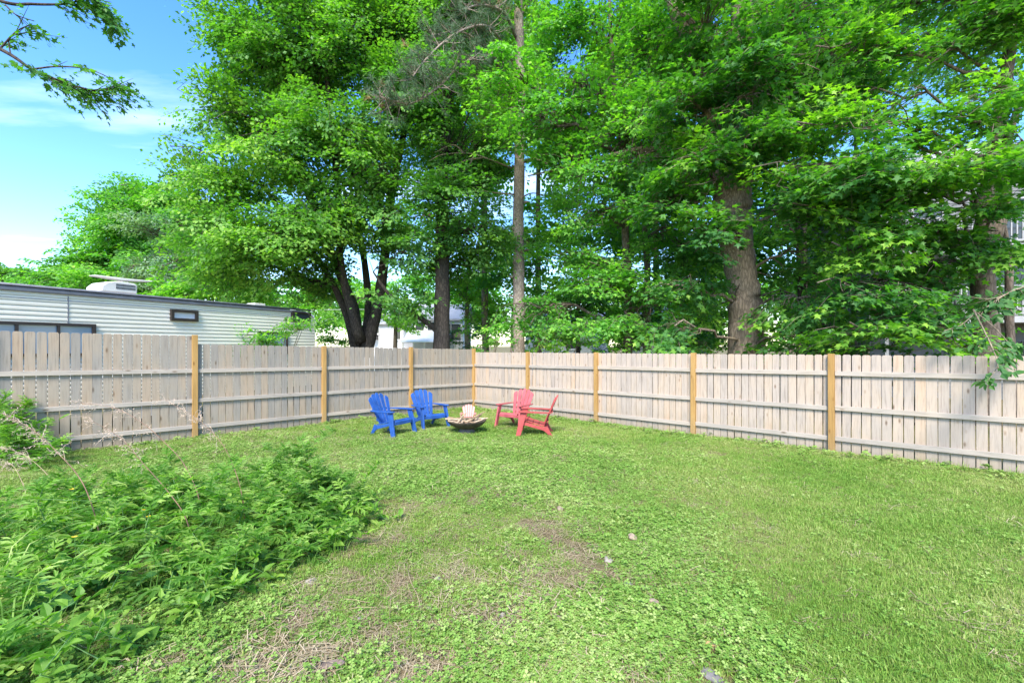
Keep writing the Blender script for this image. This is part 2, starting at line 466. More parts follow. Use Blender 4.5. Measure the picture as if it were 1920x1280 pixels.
def build_fence(label, d, posts, tops, mats, yard_n, gap, skip_first_post=False):
    root = empty('wooden_fence', (CORNER[0], CORNER[1], float(ground_z(*CORNER))), 0, label, 'fence')
    O = np.array(root.location)
    ang = math.atan2(d[1], d[0])
    if np.dot([-math.sin(ang), math.cos(ang)], yard_n) > 0: ang += math.pi     # local -Y faces the yard
    ax = np.array([math.cos(ang), math.sin(ang), 0]); s = 1 if np.dot(ax[:2], d) > 0 else -1
    yn = np.array([yard_n[0], yard_n[1], 0])
    pm = [picket_mesh('picket', mats[0], PW - gp, 1.8, 0.016, c) for gp, c in ((gap, 0.020), (gap * 1.7, 0.022), (gap * 0.6, 0.019))]
    for k in range(len(posts) - 1):
        t0, t1 = posts[k], posts[k + 1]
        z0, z1 = tops[k]
        npk = int(round((t1 - t0) / PW)); step = (t1 - t0) / npk
        for i in range(npk):
            t = t0 + (i + 0.5) * step
            p = CORNER + d * t - yard_n * (0.030 + random.uniform(0, 0.003))
            gz_ = float(ground_z(*p)) + 0.015 + random.uniform(-0.006, 0.006)
            top = z0 + (z1 - z0) * (t - t0) / (t1 - t0) + random.uniform(-0.003, 0.003)
            link('picket', random.choice(pm), root, np.array([p[0], p[1], gz_]) - O, (0, random.uniform(-0.003, 0.003), ang), (step / PW, 1, (top - gz_) / 1.8))
        # rails butt between the posts
        for h in (1.38, 0.775, 0.24):
            a = CORNER + d * (t0 + 0.046); c = CORNER + d * (t1 - 0.046)
            za, zc = float(ground_z(*a)) + h + random.uniform(-.01, .01), float(ground_z(*c)) + h + random.uniform(-.01, .01)
            A = np.array([*(a + yard_n * 0.001), za]); C = np.array([*(c + yard_n * 0.001), zc])
            L = np.linalg.norm(C - A); u = (C - A) / L
            mb = MB()
            mb.box((0, 0, 0), (L, 0.038, 0.078))
            o = mb.build('rail', mats[1], root, bevel=0.003)
            o.location = (A + C) / 2 - O
            o.rotation_euler = (0, -math.asin((u if s > 0 else -u)[2]), ang)
    for k, t in enumerate(posts):
        if k == 0 and skip_first_post: continue
        zt = max([tops[k - 1][1]] if k > 0 else [tops[0][0]]) if k == len(posts) - 1 else max(tops[k][0], tops[k - 1][1] if k > 0 else -9)
        p = CORNER + d * t + yard_n * 0.012
        gz_ = float(ground_z(*p)) - 0.1
        mb = MB(); mb.box((0, 0, (zt + 0.02 - gz_) / 2), (0.094, 0.094, zt + 0.02 - gz_))
        o = mb.build('post', mats[2], root, bevel=0.004)
        o.location = np.array([p[0], p[1], gz_]) - O
        o.rotation_euler = (random.uniform(-.004, .004), random.uniform(-.004, .004), ang)
    return root

RN = np.array([RDIR[1], -RDIR[0]]); RN = RN if np.dot(RN, -CORNER) > 0 else -RN
LN = np.array([LDIR[1], -LDIR[0]]); LN = LN if np.dot(LN, -CORNER) > 0 else -LN
rposts = [0, 2.38, 4.70, 7.14, 9.57, 12.0, 14.4, 16.8, 19.2]
rtops = [(1.49 + 0.0052 * a, 1.49 + 0.0052 * c) for a, c in zip(rposts[:-1], rposts[1:])]
build_fence('weathered grey picket fence running along the trees to the right, seen from its rail side', RDIR, rposts, rtops, (M['picket_pale'], M['rail'], M['post']), RN, 0.011, True)
build_fence('tan picket fence with stepped taller end panel standing in front of the camper', LDIR, [0, 2.37, 4.86, 7.5, 10.3, 12.75, 15.2],
            [(1.585, 1.63), (1.64, 1.672), (1.675, 1.735), (1.90, 1.945), (1.95, 1.99), (2.0, 2.04)], (M['picket'], M['rail'], M['post']), LN, 0.010)

# ================================================================ TREES
def template_maple():
    half = [(0.0, 0.0), (0.30, 0.02), (0.17, 0.20), (0.52, 0.46), (0.16, 0.52)]
    out = half + [(0.0, 1.0)] + [(-x, y) for x, y in half[:0:-1]]
    v = [(x, y, -0.35 * x * x - 0.12 * max(0, y - 0.4) ** 2 + 0.05 * abs(x)) for x, y in out]
    return np.array(v), np.array([(0, 1, 2), (2, 3, 4), (4, 5, 6), (6, 7, 8), (8, 9, 0), (0, 2, 8), (2, 4, 8), (4, 6, 8)])
def template_maple_far():
    v = [(0, 0, 0), (0.50, 0.42, -0.06), (0.18, 0.52, 0), (0, 1.0, -0.08), (-0.18, 0.52, 0), (-0.50, 0.42, -0.06)]
    return np.array(v), np.array([(0, 1, 2), (0, 2, 3), (0, 3, 4), (0, 4, 5)])
def template_ovate(w=0.33):
    v = [(0, 0, 0), (w, 0.38, 0.06), (w * 0.62, 0.72, 0.03), (0, 1.0, -0.10), (-w * 0.62, 0.72, 0.03), (-w, 0.38, 0.06), (0, 0.45, -0.03)]
    return np.array(v), np.array([(0, 1, 6), (1, 2, 6), (2, 3, 6), (3, 4, 6), (4, 5, 6), (5, 0, 6)])
def template_diamond(w=0.36):
    v = [(0, 0, 0), (w, 0.45, 0.05), (0, 1.0, -0.05), (-w, 0.45, 0.05)]
    return np.array(v), np.array([(0, 1, 2), (0, 2, 3)])
T_MAPLE, T_FAR, T_OV, T_DIA, T_LONG = template_maple(), template_maple_far(), template_ovate(), template_diamond(), template_ovate(0.22)

def unit(v):
    return v / (np.linalg.norm(v, axis=-1, keepdims=True) + 1e-9)

def leaves_mesh(name, tmpl, pos, axis, nrm, size, tint, mat, origin):
    tv, tt = tmpl
    axis = unit(axis); nrm = unit(nrm - axis * np.sum(axis * nrm, 1, keepdims=True))
    lat = np.cross(axis, nrm)
    N, K = len(pos), len(tv)
    curl = rng.uniform(-0.6, 2.2, (N, 1, 1))
    v = pos[:, None, :] + size[:, None, None] * (lat[:, None, :] * tv[None, :, 0:1] + axis[:, None, :] * tv[None, :, 1:2] + nrm[:, None, :] * tv[None, :, 2:3] * curl)
    v = v.reshape(-1, 3) - np.asarray(origin)
    t = (tt[None] + (np.arange(N) * K)[:, None, None]).reshape(-1, 3)
    return np_mesh(name, v, t, mat, {'tint': np.repeat(np.clip(tint, 0, 1), K)})

def spray_leaves(base, direc, L, n_leaf, size, flat=0.55, droop=0.22, widen=0.42, tone=0.0):
    """leaves of one leafy twig: a shallow drooping fan of leaves along direc"""
    d = unit(direc)
    lat = np.cross(d, [0, 0, 1.0]); lat = unit(lat) if np.linalg.norm(lat) > 0.05 else np.array([1.0, 0, 0])
    up = np.cross(lat, d)
    s = rng.beta(1.5, 1.1, n_leaf) * L
    w = rng.normal(0, 0.5, n_leaf) * widen * L * (0.35 + 0.9 * np.sin(np.clip(s / L, 0, 1) * math.pi * 0.8))
    h = rng.normal(0, 0.055 * L, n_leaf)
    pos = base + d * s[:, None] + lat * w[:, None] + up * h[:, None]
    pos[:, 2] -= droop * (s ** 2 + 1.4 * w ** 2) / L
    ax = d * (0.5 + 0.5 * rng.random((n_leaf, 1))) + lat * (np.sign(w) * rng.uniform(0.1, 1.0, n_leaf))[:, None] + rng.normal(0, 0.35, (n_leaf, 3))
    ax[:, 2] -= rng.uniform(0.05, 0.75, n_leaf)
    nr = np.array([0, 0, flat]) + up * 0.35 + d * 0.25 + rng.normal(0, 0.30, (n_leaf, 3))
    sz = size * rng.uniform(0.6, 1.15, n_leaf)
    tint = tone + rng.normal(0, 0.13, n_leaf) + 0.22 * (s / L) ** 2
    return pos, ax, nr, sz, tint

def bez(p0, p1, sag=0.0, n=6, jit=0.0):
    p0, p1 = np.asarray(p0, float), np.asarray(p1, float)
    t = np.linspace(0, 1, n)[:, None]
    p = p0 + (p1 - p0) * t
    D = np.linalg.norm(p1 - p0)
    p[:, 2] += (sag * D * np.sin(t[:, 0] * math.pi))
    if jit: p[1:-1] += rng.normal(0, jit * D, (n - 2, 3))
    return p

def smooth_path(pts, rad, per=5):
    """Catmull-Rom through given points"""
    pts = np.asarray(pts, float); rad = np.asarray(rad, float)
    P = np.vstack([2 * pts[0] - pts[1], pts, 2 * pts[-1] - pts[-2]])
    out, ro = [], []
    for i in range(1, len(P) - 2):
        for k in range(per):
            t = k / per
            a, b_, c, d = P[i - 1], P[i], P[i + 1], P[i + 2]
            out.append(0.5 * (2 * b_ + (c - a) * t + (2 * a - 5 * b_ + 4 * c - d) * t * t + (3 * b_ - a - 3 * c + d) * t ** 3))
            ro.append(rad[i - 1] + (rad[i] - rad[i - 1]) * t)
    out.append(pts[-1]); ro.append(rad[-1])
    return np.array(out), np.array(ro)

TRI = [0]
def tree(name, label, cat, trunks, blobs, leafmat, barkmat, tmpl=T_FAR, size=0.13, spray=1.2, per=45, dens=14.0, tone=0.42, group=None,
         flat=0.55, droop=0.22, limb_r=0.07, hollow=0.55, sides=10, extra=None, shell=True, widen=0.42, twig_r=0.011, flare=True, clump_z=0.42, rough=0.05):
    """trunks: list of (points, radii); blobs: list of (centre, radii xyz[, density factor]) that make up the crown"""
    base = np.array(trunks[0][0][0], float)
    base[2] = float(ground_z(base[0], base[1]))
    root = empty(name, base, 0, label, cat, group)
    nodes, noder = [], []
    mb = MB(base)
    for ti, (pts, rad) in enumerate(trunks):
        pts = [np.array(p, float) for p in pts]
        if ti == 0 or pts[0][2] < base[2] + 1.0:
            pts[0][2] = min(pts[0][2], float(ground_z(pts[0][0], pts[0][1])) - 0.1)
        p, r = smooth_path(pts, rad, 6)
        if ti == 0 and flare:
            r = r * (1 + 0.35 * np.exp(-np.clip(p[:, 2] - base[2], 0, None) / 0.35))
        p[1:-1] += rng.normal(0, rough, (len(p) - 2, 3)) * r[1:-1, None]
        mb.tube(p, r, sides, wob=0.07)
        nodes.append(p); noder.append(r)
    mb.build('trunk', barkmat, root, smooth=True)
    nodes = np.vstack(nodes); noder = np.concatenate(noder)
    LP, LA, LN_, LS, LT = [], [], [], [], []
    for bl in blobs:
        c, rr = np.array(bl[0], float), np.array(bl[1], float)
        fac = bl[2] if len(bl) > 2 else 1.0
        # limb from the trunk out to the blob
        cost = np.linalg.norm(nodes - c, axis=1) + 1.2 * np.clip(nodes[:, 2] - c[2] + 0.15 * np.linalg.norm((nodes - c)[:, :2], axis=1), 0, None)
        j = int(np.argmin(cost))
        tip = c + (c - nodes[j]) * 0.25
        lp = bez(nodes[j], tip, sag=0.07, n=9, jit=0.025)
        l0 = min(noder[j] * 0.7, limb_r * (0.7 + 0.25 * rr.max()))
        lr = np.linspace(l0, 0.018, 9)
        mbb = MB(base); mbb.tube(lp, lr, 6)
        n_sp = max(3, int(dens * fac * (rr[0] * rr[2] + rr[0] * rr[1] + rr[1] * rr[2]) / 3.0))
        n_cl = max(2, n_sp // 6)
        cu = unit(rng.normal(0, 1, (n_cl, 3))); cr = rng.uniform(hollow, 1.0, n_cl)
        tone_b = tone + rng.normal(0, 0.05)
        ct = rng.normal(0, 0.11, n_cl)
        for k in range(n_sp):
            ci = k % n_cl
            pc = c + cu[ci] * cr[ci] * rr
            p = pc + rng.normal(0, 0.36 * spray, 3) * [1, 1, clump_z]
            out = (pc - c) / (rr ** 1.0 + 0.2)
            di = unit(unit(out) + rng.normal(0, 0.5, 3)); di[2] = di[2] * 0.42 + 0.05
            di = unit(di)
            b0 = p - di * spray * 0.55
            q = int(np.argmin(np.linalg.norm(lp - b0, axis=1)))
            q = max(0, q - 1)
            tw = bez(lp[q], b0, sag=0.06, n=4, jit=0.04)
            tw = np.vstack([tw, b0 + di * spray * 0.5, b0 + di * spray * 0.95 - np.array([0, 0, droop * spray * 0.8])])
            mbb.tube(tw, np.linspace(min(lr[q] * 0.6, twig_r * 2.2), twig_r * 0.35, 6), 3, cap=False)
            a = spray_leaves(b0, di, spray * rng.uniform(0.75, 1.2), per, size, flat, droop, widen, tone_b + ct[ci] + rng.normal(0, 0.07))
            LP.append(a[0]); LA.append(a[1]); LN_.append(a[2]); LS.append(a[3]); LT.append(a[4])
        mbb.build('branch', barkmat, root, smooth=True)
    if LP:
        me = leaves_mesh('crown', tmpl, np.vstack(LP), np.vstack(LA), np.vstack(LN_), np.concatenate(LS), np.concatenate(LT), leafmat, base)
        TRI[0] += len(me.polygons)
        link('crown', me, root)
    return root

def E(px, py, Y, rx, ry, rd=2.0, fac=1.0):
    """a crown mass: middle at pixel px, py at depth Y, half width and height in pixels, half depth in metres"""
    return (W(px, py, Y), (rx / F * Y, rd, ry / F * Y), fac)

# --- the many-stemmed maple behind the camper
Yb = 18.0
tree('maple_tree', 'tall dark many-stemmed maple rising behind the end of the camper', 'tree',
     [([W(672, 668, 18), W(668, 600, 18), W(640, 520, 17.6), W(590, 400, 17.2), W(540, 240, 17), W(500, 40, 17)], [0.28, 0.20, 0.165, 0.13, 0.10, 0.05]),
      ([W(668, 668, 17.9), W(652, 600, 17.8), W(618, 520, 17.4), W(560, 440, 17), W(480, 330, 16.5)], [0.19, 0.14, 0.12, 0.09, 0.05]),
      ([W(680, 668, 18.2), W(690, 580, 18.2), W(682, 480, 18.4), W(668, 400, 18.4), W(680, 240, 18.4), W(690, 20, 18.4)], [0.21, 0.15, 0.13, 0.11, 0.09, 0.05]),
      ([W(685, 668, 17.8), W(706, 580, 17.8), W(722, 480, 17.8), W(728, 400, 18), W(755, 260, 18), W(800, 60, 18)], [0.27, 0.21, 0.19, 0.17, 0.12, 0.05]),
      ([W(676, 640, 17.5), W(640, 500, 16.8), W(636, 380, 16.4), W(620, 220, 16.4), W(600, 0, 16.6)], [0.22, 0.13, 0.12, 0.1, 0.04])],
     [E(485, 90, 17, 75, 110, 2.2), E(425, 215, 16.5, 62, 60, 2.0), E(420, 340, 16, 85, 65, 2.0), E(520, 250, 15.8, 95, 90, 2.2), E(560, 90, 16.5, 110, 120, 2.6),
      E(490, 460, 15.8, 110, 75, 2.0), E(430, 500, 17, 70, 50, 1.8, .8), E(680, 80, 17, 105, 120, 2.6), E(640, 250, 16, 95, 95, 2.2), E(760, 200, 17, 85, 90, 2.2), E(780, 60, 18, 80, 90, 2.2),
      E(600, 390, 16, 90, 70, 2.0, .8), E(700, 400, 16.4, 80, 70, 1.8, .75), E(350, 285, 17, 36, 30, 1.0, .7), E(335, 335, 17, 34, 22, .8, .6), E(560, 525, 17, 75, 45, 1.6, .7), E(600, -110, 18, 220, 130, 4.0, .7), E(640, 410, 15.6, 70, 45, 1.4, .8), E(545, 420, 15.2, 80, 50, 1.6, .8), E(700, 320, 15.6, 70, 50, 1.5, .8), E(380, 430, 16.5, 60, 45, 1.4, .8), E(600, 470, 16, 60, 34, 1.2, .6)],
     M['leaf_silver'], M['bark_dark'], tmpl=T_DIA, size=0.15, spray=1.2, per=72, dens=40, tone=0.50, hollow=0.4)

# --- single dark trunk with a low branch
tree('shade_tree', 'dark straight tree with one bare low limb, left of the pine', 'tree',
     [([W(829, 668, 16.2), W(828, 610, 16.2), W(830, 500, 16.2), W(828, 390, 16.2), W(836, 240, 16.2), W(850, 60, 16.2), W(850, -120, 16.4)], [0.33, 0.29, 0.25, 0.22, 0.18, 0.12, 0.05]),
      ([W(822, 622, 16.2), W(800, 604, 16.1), W(760, 578, 15.9), W(728, 550, 15.7), W(700, 510, 15.5)], [0.12, 0.10, 0.085, 0.065, 0.03])],
     [E(830, 380, 16, 80, 70, 1.8, .8), E(760, 470, 15.6, 70, 45, 1.5, .6), E(880, 290, 17, 80, 80, 2.0, .9), E(820, 170, 16.5, 90, 80, 2.2), E(900, 430, 16.5, 70, 60, 1.8, .8), E(760, 560, 15.7, 50, 26, 1.0, .7),
      E(870, 40, 17, 90, 80, 2.4), E(850, 500, 17, 60, 45, 1.6, .7), E(850, -110, 17, 110, 80, 2.6, .6)],
     M['leaf_silver'], M['bark_dark'], tmpl=T_DIA, size=0.15, spray=1.15, per=66, dens=36, tone=0.36, hollow=0.35)

# --- young maple in front of the pine
tree('young_maple', 'bright green young maple whose boughs cross in front of the pine trunk', 'tree',
     [([W(1176, 672, 15.2), W(1178, 560, 15.2), W(1172, 430, 15), W(1168, 300, 14.8), W(1150, 140, 14.6), W(1140, -60, 14.6)], [0.17, 0.14, 0.12, 0.11, 0.08, 0.03]),
      ([W(1212, 672, 15.5), W(1214, 520, 15.5), W(1210, 380, 15.4), W(1230, 200, 15.4), W(1240, 20, 15.4)], [0.13, 0.11, 0.10, 0.08, 0.03])],
     [E(930, 165, 13.8, 70, 45, 1.3), E(1010, 230, 13.6, 85, 55, 1.5), E(1090, 160, 13.8, 90, 80, 1.8), E(1190, 250, 14, 95, 80, 1.8), E(1090, 60, 14.6, 100, 70, 2.0), E(1220, 90, 14.6, 90, 100, 2.2),
      E(1075, 330, 14.6, 60, 50, 1.4, .8), E(1130, 400, 14.4, 95, 55, 1.6, .8), E(1010, 580, 14.4, 80, 36, 1.3, .9), E(1110, 610, 14.0, 85, 40, 1.2), E(1150, 530, 14.2, 95, 50, 1.5), E(1085, 480, 14.8, 60, 50, 1.4, .8),
      E(1240, 430, 14.6, 70, 70, 1.6, .7), E(1250, 570, 13.8, 80, 60, 1.4), E(1130, -80, 15, 150, 80, 2.6, .6), E(915, 330, 17.5, 50, 40, 1.2, .6)],
     M['leaf_bright'], M['bark'], size=0.15, spray=1.05, per=44, dens=34, tone=0.42, hollow=0.3)

# --- the great trunk
tree('oak_tree', 'great furrowed trunk with swollen fork, widest tree behind the right fence', 'tree',
     [([W(1397, 690, 13), W(1397, 600, 13), W(1396, 550, 13), W(1384, 480, 13), W(1372, 410, 13), W(1376, 340, 13), W(1388, 230, 13), W(1388, 100, 13), W(1392, -80, 13.2), W(1400, -300, 13.6)], [0.56, 0.45, 0.41, 0.42, 0.52, 0.50, 0.37, 0.33, 0.26, 0.1]),
      ([W(1366, 390, 13), W(1346, 300, 12.9), W(1318, 140, 12.8), W(1262, 0, 12.8), W(1210, -140, 13)], [0.34, 0.28, 0.24, 0.22, 0.1]),
      ([W(1362, 330, 12.9), W(1300, 290, 13.2), W(1200, 280, 13.8), W(1090, 308, 14.4), W(990, 330, 15.0)], [0.15, 0.10, 0.075, 0.05, 0.02])],
     [E(1320, 60, 12.6, 90, 75, 1.8), E(1290, 190, 12.4, 80, 60, 1.6), E(1450, 130, 11.6, 110, 80, 1.8), E(1440, 260, 11.4, 95, 50, 1.4), E(1310, 300, 11.9, 80, 40, 1.3, .9), E(1320, 440, 11.8, 55, 45, 1.1),
      E(1290, 370, 12.4, 60, 45, 1.4, .7), E(1470, 40, 12, 110, 80, 2.0), E(1270, 540, 12.4, 50, 45, 1.1, .9), E(1295, 620, 11.6, 45, 30, 0.9), E(1490, 560, 11.8, 45, 42, 1.0), E(1510, 470, 12.2, 50, 45, 1.2, .7), E(1490, 640, 11.4, 40, 22, 0.8), E(1520, 390, 11.2, 80, 45, 1.3, .9),
      E(1390, -110, 13.4, 200, 90, 3.0, .6), E(1200, 300, 13.4, 110, 45, 1.0, .9), E(1080, 300, 14.2, 60, 30, .8, .7), E(1550, 620, 12, 70, 35, 1.0, .8), E(1395, 270, 11.4, 60, 34, .9), E(1400, 180, 11.6, 70, 45, 1.0), E(1385, 60, 12, 80, 60, 1.2), E(1375, 425, 11.5, 50, 20, .6), E(1240, 380, 12.6, 70, 50, 1.2, .9)],
     M['leaf_maple'], M['bark_big'], tmpl=T_MAPLE, size=0.17, spray=1.0, per=40, dens=34, tone=0.38, hollow=0.3, sides=18, flat=0.6, limb_r=0.05)

# --- maple at the right with boughs in flat tiers
tree('tiered_maple', 'forked maple by the grey house, boughs of pointed leaves in flat tiers', 'tree',
     [([W(1842, 720, 11), W(1848, 600, 11), W(1838, 500, 11), W(1846, 420, 11), W(1856, 330, 11), W(1878, 200, 11), W(1896, 60, 11), W(1900, -120, 11)], [0.27, 0.24, 0.23, 0.19, 0.15, 0.14, 0.11, 0.05]),
      ([W(1850, 490, 11), W(1866, 440, 10.9), W(1884, 380, 10.9), W(1886, 280, 10.8), W(1930, 140, 10.8)], [0.16, 0.14, 0.12, 0.09, 0.04]),
      ([W(1896, 720, 11.6), W(1893, 600, 11.6), W(1890, 480, 11.6), W(1876, 400, 11.4)], [0.11, 0.09, 0.08, 0.05])],
     [E(1640, 320, 9.8, 130, 46, 1.2, 1.2), E(1790, 320, 9.5, 130, 42, 1.2, 1.2), E(1570, 250, 10.4, 90, 42, 1.1), E(1560, 400, 10.4, 80, 36, 1.0), E(1660, 430, 10.6, 110, 40, 1.3, .9), E(1600, 545, 10.2, 100, 42, 1.1), E(1720, 540, 10.6, 90, 40, 1.2, .9),
      E(1650, 625, 9.8, 120, 36, 1.0), E(1790, 640, 9.6, 90, 26, 0.8, .9), E(1830, 60, 10.8, 110, 70, 1.8), E(1600, 100, 11, 100, 75, 1.8, .9), E(1870, 170, 10.2, 70, 50, 1.2), E(1800, 215, 10.0, 60, 36, 1.0, .8), E(1720, 10, 11.4, 110, 50, 1.6, .7),
      E(1500, 330, 10.8, 60, 35, 1.0), E(1900, 280, 9.6, 60, 40, 1.0), E(1760, -90, 11.6, 170, 80, 2.4, .6), E(1660, 190, 11.2, 70, 40, 1.2, .6), E(1890, 470, 10.4, 50, 30, .9, .6), E(1740, 430, 10.2, 90, 36, 1.0, .9), E(1830, 400, 9.8, 80, 30, .9, .9), E(1760, 500, 10.4, 70, 36, 1.0, .9), E(1870, 560, 9.8, 60, 26, .8, .6), E(1700, 250, 10.4, 80, 36, 1.0, .9), E(1820, 460, 10.2, 70, 30, .9, .8), E(1900, 390, 9.8, 50, 30, .8, .8), E(1690, 370, 10.2, 90, 34, 1.0), E(1700, 100, 11, 60, 50, 1.2, .5), E(1730, 340, 9.9, 80, 34, .9, .9), E(1620, 470, 10.3, 80, 34, .9, .9), E(1680, 590, 10.2, 80, 34, .9, .8)],
     M['leaf_maple'], M['bark'], tmpl=T_MAPLE, size=0.165, spray=1.0, per=40, dens=33, tone=0.50, hollow=0.3, flat=0.9, droop=0.16, limb_r=0.04, sides=14, clump_z=0.28)

# --- thin saplings in the wood
for (px, Y, r0, bl, lab) in (
        (1282, 15.2, 0.11, [E(1290, 480, 15, 60, 50, 1.4, .7), E(1270, 330, 15.2, 60, 50, 1.4, .6), E(1300, 200, 15.5, 70, 60, 1.6, .8)], 'slim dark sapling trunk just left of the great furrowed trunk'),
        (1600, 14.0, 0.075, [E(1590, 460, 14, 70, 50, 1.4, .8), E(1610, 350, 14.2, 80, 50, 1.4, .7)], 'thinnest black sapling trunk standing between the great trunk and the house'),
        (1502, 14.6, 0.12, [E(1520, 520, 14.4, 60, 50, 1.4, .8), E(1500, 370, 14.8, 70, 60, 1.5, .8), E(1510, 180, 15, 80, 70, 1.8)], 'slim sapling close to the right of the great furrowed trunk')):
    tree('sapling', lab, 'tree', [([W(px, 690, Y), W(px + 2, 560, Y), W(px - 4, 430, Y), W(px + 4, 300, Y), W(px + 2, 160, Y)], [r0 * 1.2, r0, r0 * .9, r0 * .7, r0 * .3])], bl,
         M['leaf_maple'], M['bark_dark'], size=0.16, spray=1.0, per=44, dens=28, tone=0.34, hollow=0.3, group='slim saplings in the wood')

# --- the tall pine
def pine():
    base = W(972, 668, 16.5); base[2] = float(ground_z(base[0], base[1]))
    root = empty('pine_tree', base, 0, 'tall straight pine with pinkish bark and grey-green needles', 'tree')
    p, r = smooth_path([base - [0, 0, .1], W(973, 560, 16.5), W(972, 400, 16.5), W(976, 200, 16.5), W(972, 0, 16.5), W(970, -250, 16.5)], [0.25, 0.215, 0.20, 0.18, 0.16, 0.09], 10)
    mb = MB(base); mb.tube(p, r, 14, wob=0.08)
    # stubs of lost branches
    for py, sx in ((604, 1), (520, -1), (470, 1), (430, -1), (556, -1), (380, 1)):
        q = W(973 + sx * 10, py, 16.42); mb.tube([q, q + [sx * .10, -.05, .02], q + [sx * .17, -.1, .0]], [0.05, 0.035, 0.02], 6)
    mb.build('trunk', M['bark_pine'], root, smooth=True)
    LP, LA, LN_, LS, LT = [], [], [], [], []
    limbs = [([W(966, 175, 16.4), W(925, 105, 15), W(870, 62, 14), W(810, 66, 13.4)], 0.045, 20), ([W(968, 130, 16.4), W(935, 70, 15), W(905, 48, 14), W(850, 66, 13.4), W(800, 110, 13), W(770, 150, 12.8)], 0.05, 26),
             ([W(940, 85, 15), W(915, 105, 14), W(870, 118, 13.4), W(820, 165, 13), W(770, 194, 12.8), W(712, 182, 12.6)], 0.04, 34), ([W(967, 70, 16.4), W(945, 25, 15), W(905, 10, 14.2), W(860, 20, 13.8)], 0.06, 16),
             ([W(976, 30, 16.6), W(1010, -20, 16.6), W(1050, -60, 16.4)], 0.06, 12), ([W(968, -60, 16.5), W(900, -110, 16), W(820, -120, 15.6)], 0.07, 16),
             ([W(972, 250, 16.4), W(990, 258, 16.2), W(1020, 262, 16)], 0.02, 0)]
    for pts, r0, nt in limbs:
        q, rr = smooth_path(pts, np.linspace(r0, 0.02, len(pts)), 6)
        mbb = MB(base); mbb.tube(q, rr, 6)
        for k in range(int(nt * 4.5)):
            a = int(rng.integers(int(len(q) * 0.25), len(q)))
            di = unit(rng.normal(0, 1, 3) * [1, 1, .55] + [-.5, -.2, .25])
            tipp = q[a] + di * rng.uniform(0.15, 0.75)
            mbb.tube([q[a], (q[a] + tipp) / 2 + [0, 0, -.04], tipp], [0.014, 0.01, 0.006], 3, cap=False)
            nn = 44
            ndir = unit(unit(rng.normal(0, 1, (nn, 3))) + di * 0.75)
            LP.append(np.repeat((tipp - di * .02)[None], nn, 0) + di * rng.uniform(-.12, .02, (nn, 1))); LA.append(ndir); LN_.append(rng.normal(0, 1, (nn, 3)))
            LS.append(rng.uniform(0.15, 0.25, nn)); LT.append(np.clip(rng.normal(0.45, 0.16) + rng.normal(0, .06, nn), 0, 0.9) if rng.random() > 0.025 else np.full(nn, 1.0))
        mbb.build('branch', M['bark_pine'], root, smooth=True)
    # bare dead twigs lower down the trunk
    for pts in ([W(965, 365, 16.4), W(930, 362, 16.2), W(900, 358, 16), W(862, 366, 15.8)], [W(960, 316, 16.3), W(920, 300, 15.8), W(880, 288, 15.5), W(830, 290, 15.3), W(805, 302, 15.2)], [W(905, 296, 15.7), W(870, 302, 15.5), W(845, 318, 15.4)],
                [W(870, 288, 15.5), W(850, 272, 15.4), W(815, 286, 15.3)], [W(975, 372, 16.4), W(1000, 362, 16.2), W(1040, 372, 16)], [W(890, 290, 15.6), W(872, 320, 15.5), W(838, 335, 15.4)]):
        q, rr = smooth_path(pts, np.linspace(0.035, 0.008, len(pts)), 5)
        mbb = MB(base); mbb.tube(q, rr, 5); mbb.build('branch', M['bark_pale'], root, smooth=True)
    nv = (np.array([(0.026, 0, 0), (0, 1, 0), (-0.026, 0, 0)]), np.array([(0, 1, 2)]))
    link('crown', leaves_mesh('crown', nv, np.vstack(LP), np.vstack(LA), np.vstack(LN_), np.concatenate(LS), np.concatenate(LT), M['needle'], base), root)
pine()

# --- trees beyond the camper and behind everything
def far_tree(name, label, px, Y, blobs, mat, r0=0.2, tone=0.45, dens=7.0, size=0.20, spray=1.5, per=40, bark='bark', group=None, tmpl=T_FAR, cat='tree', hollow=0.5):
    top = min(b_[0][2] for b_ in [(W(px, 640, Y), 0)] + []) 
    cz = max(b_[0][2] for b_ in blobs)
    bz = np.array(W(px, 650, Y)); bz[2] = -0.5 - max(0, Y - 26) * 0.02 if Y > 26 else float(ground_z(bz[0], bz[1]))
    mid = bz.copy(); mid[2] = (bz[2] + cz) / 2; tp = bz.copy(); tp[2] = cz
    mid[0] += rng.normal(0, .15)
    return tree(name, label, cat, [([bz, mid, tp], [r0, r0 * .75, r0 * .3])], blobs, mat, M[bark], tmpl=tmpl, size=size * 1.2, spray=spray, per=int(per * 1.2), dens=dens * 2.0, tone=tone, hollow=hollow * .7, group=group, limb_r=r0 * .35)

far_tree('broadleaf_tree', 'round-topped bright green tree beyond the camper, left of the maple', 260, 30, [E(270, 420, 29, 90, 75, 3.2), E(200, 430, 29, 60, 60, 2.4), E(330, 410, 30, 70, 70, 2.6), E(290, 510, 28, 110, 50, 2.6), E(180, 500, 28.5, 60, 50, 2.2), E(255, 360, 30, 45, 32, 2.0), E(380, 400, 29, 60, 60, 2.4), E(400, 480, 28, 70, 60, 2.2), E(150, 520, 28, 60, 36, 2.0), E(230, 530, 27, 80, 30, 2.0)], M['leaf_bright'], 0.28, 0.34, dens=15, size=0.18, per=56, tmpl=T_DIA)
far_tree('olive_tree', 'pale olive-green feathery tree just above the camper roof vent', 300, 24, [E(290, 440, 23.5, 38, 40, 1.6), E(320, 495, 23.5, 55, 45, 1.6), E(260, 500, 23.5, 40, 32, 1.4)], M['leaf_olive'], 0.16, 0.55, dens=14, size=0.15, spray=1.0, tmpl=T_LONG)
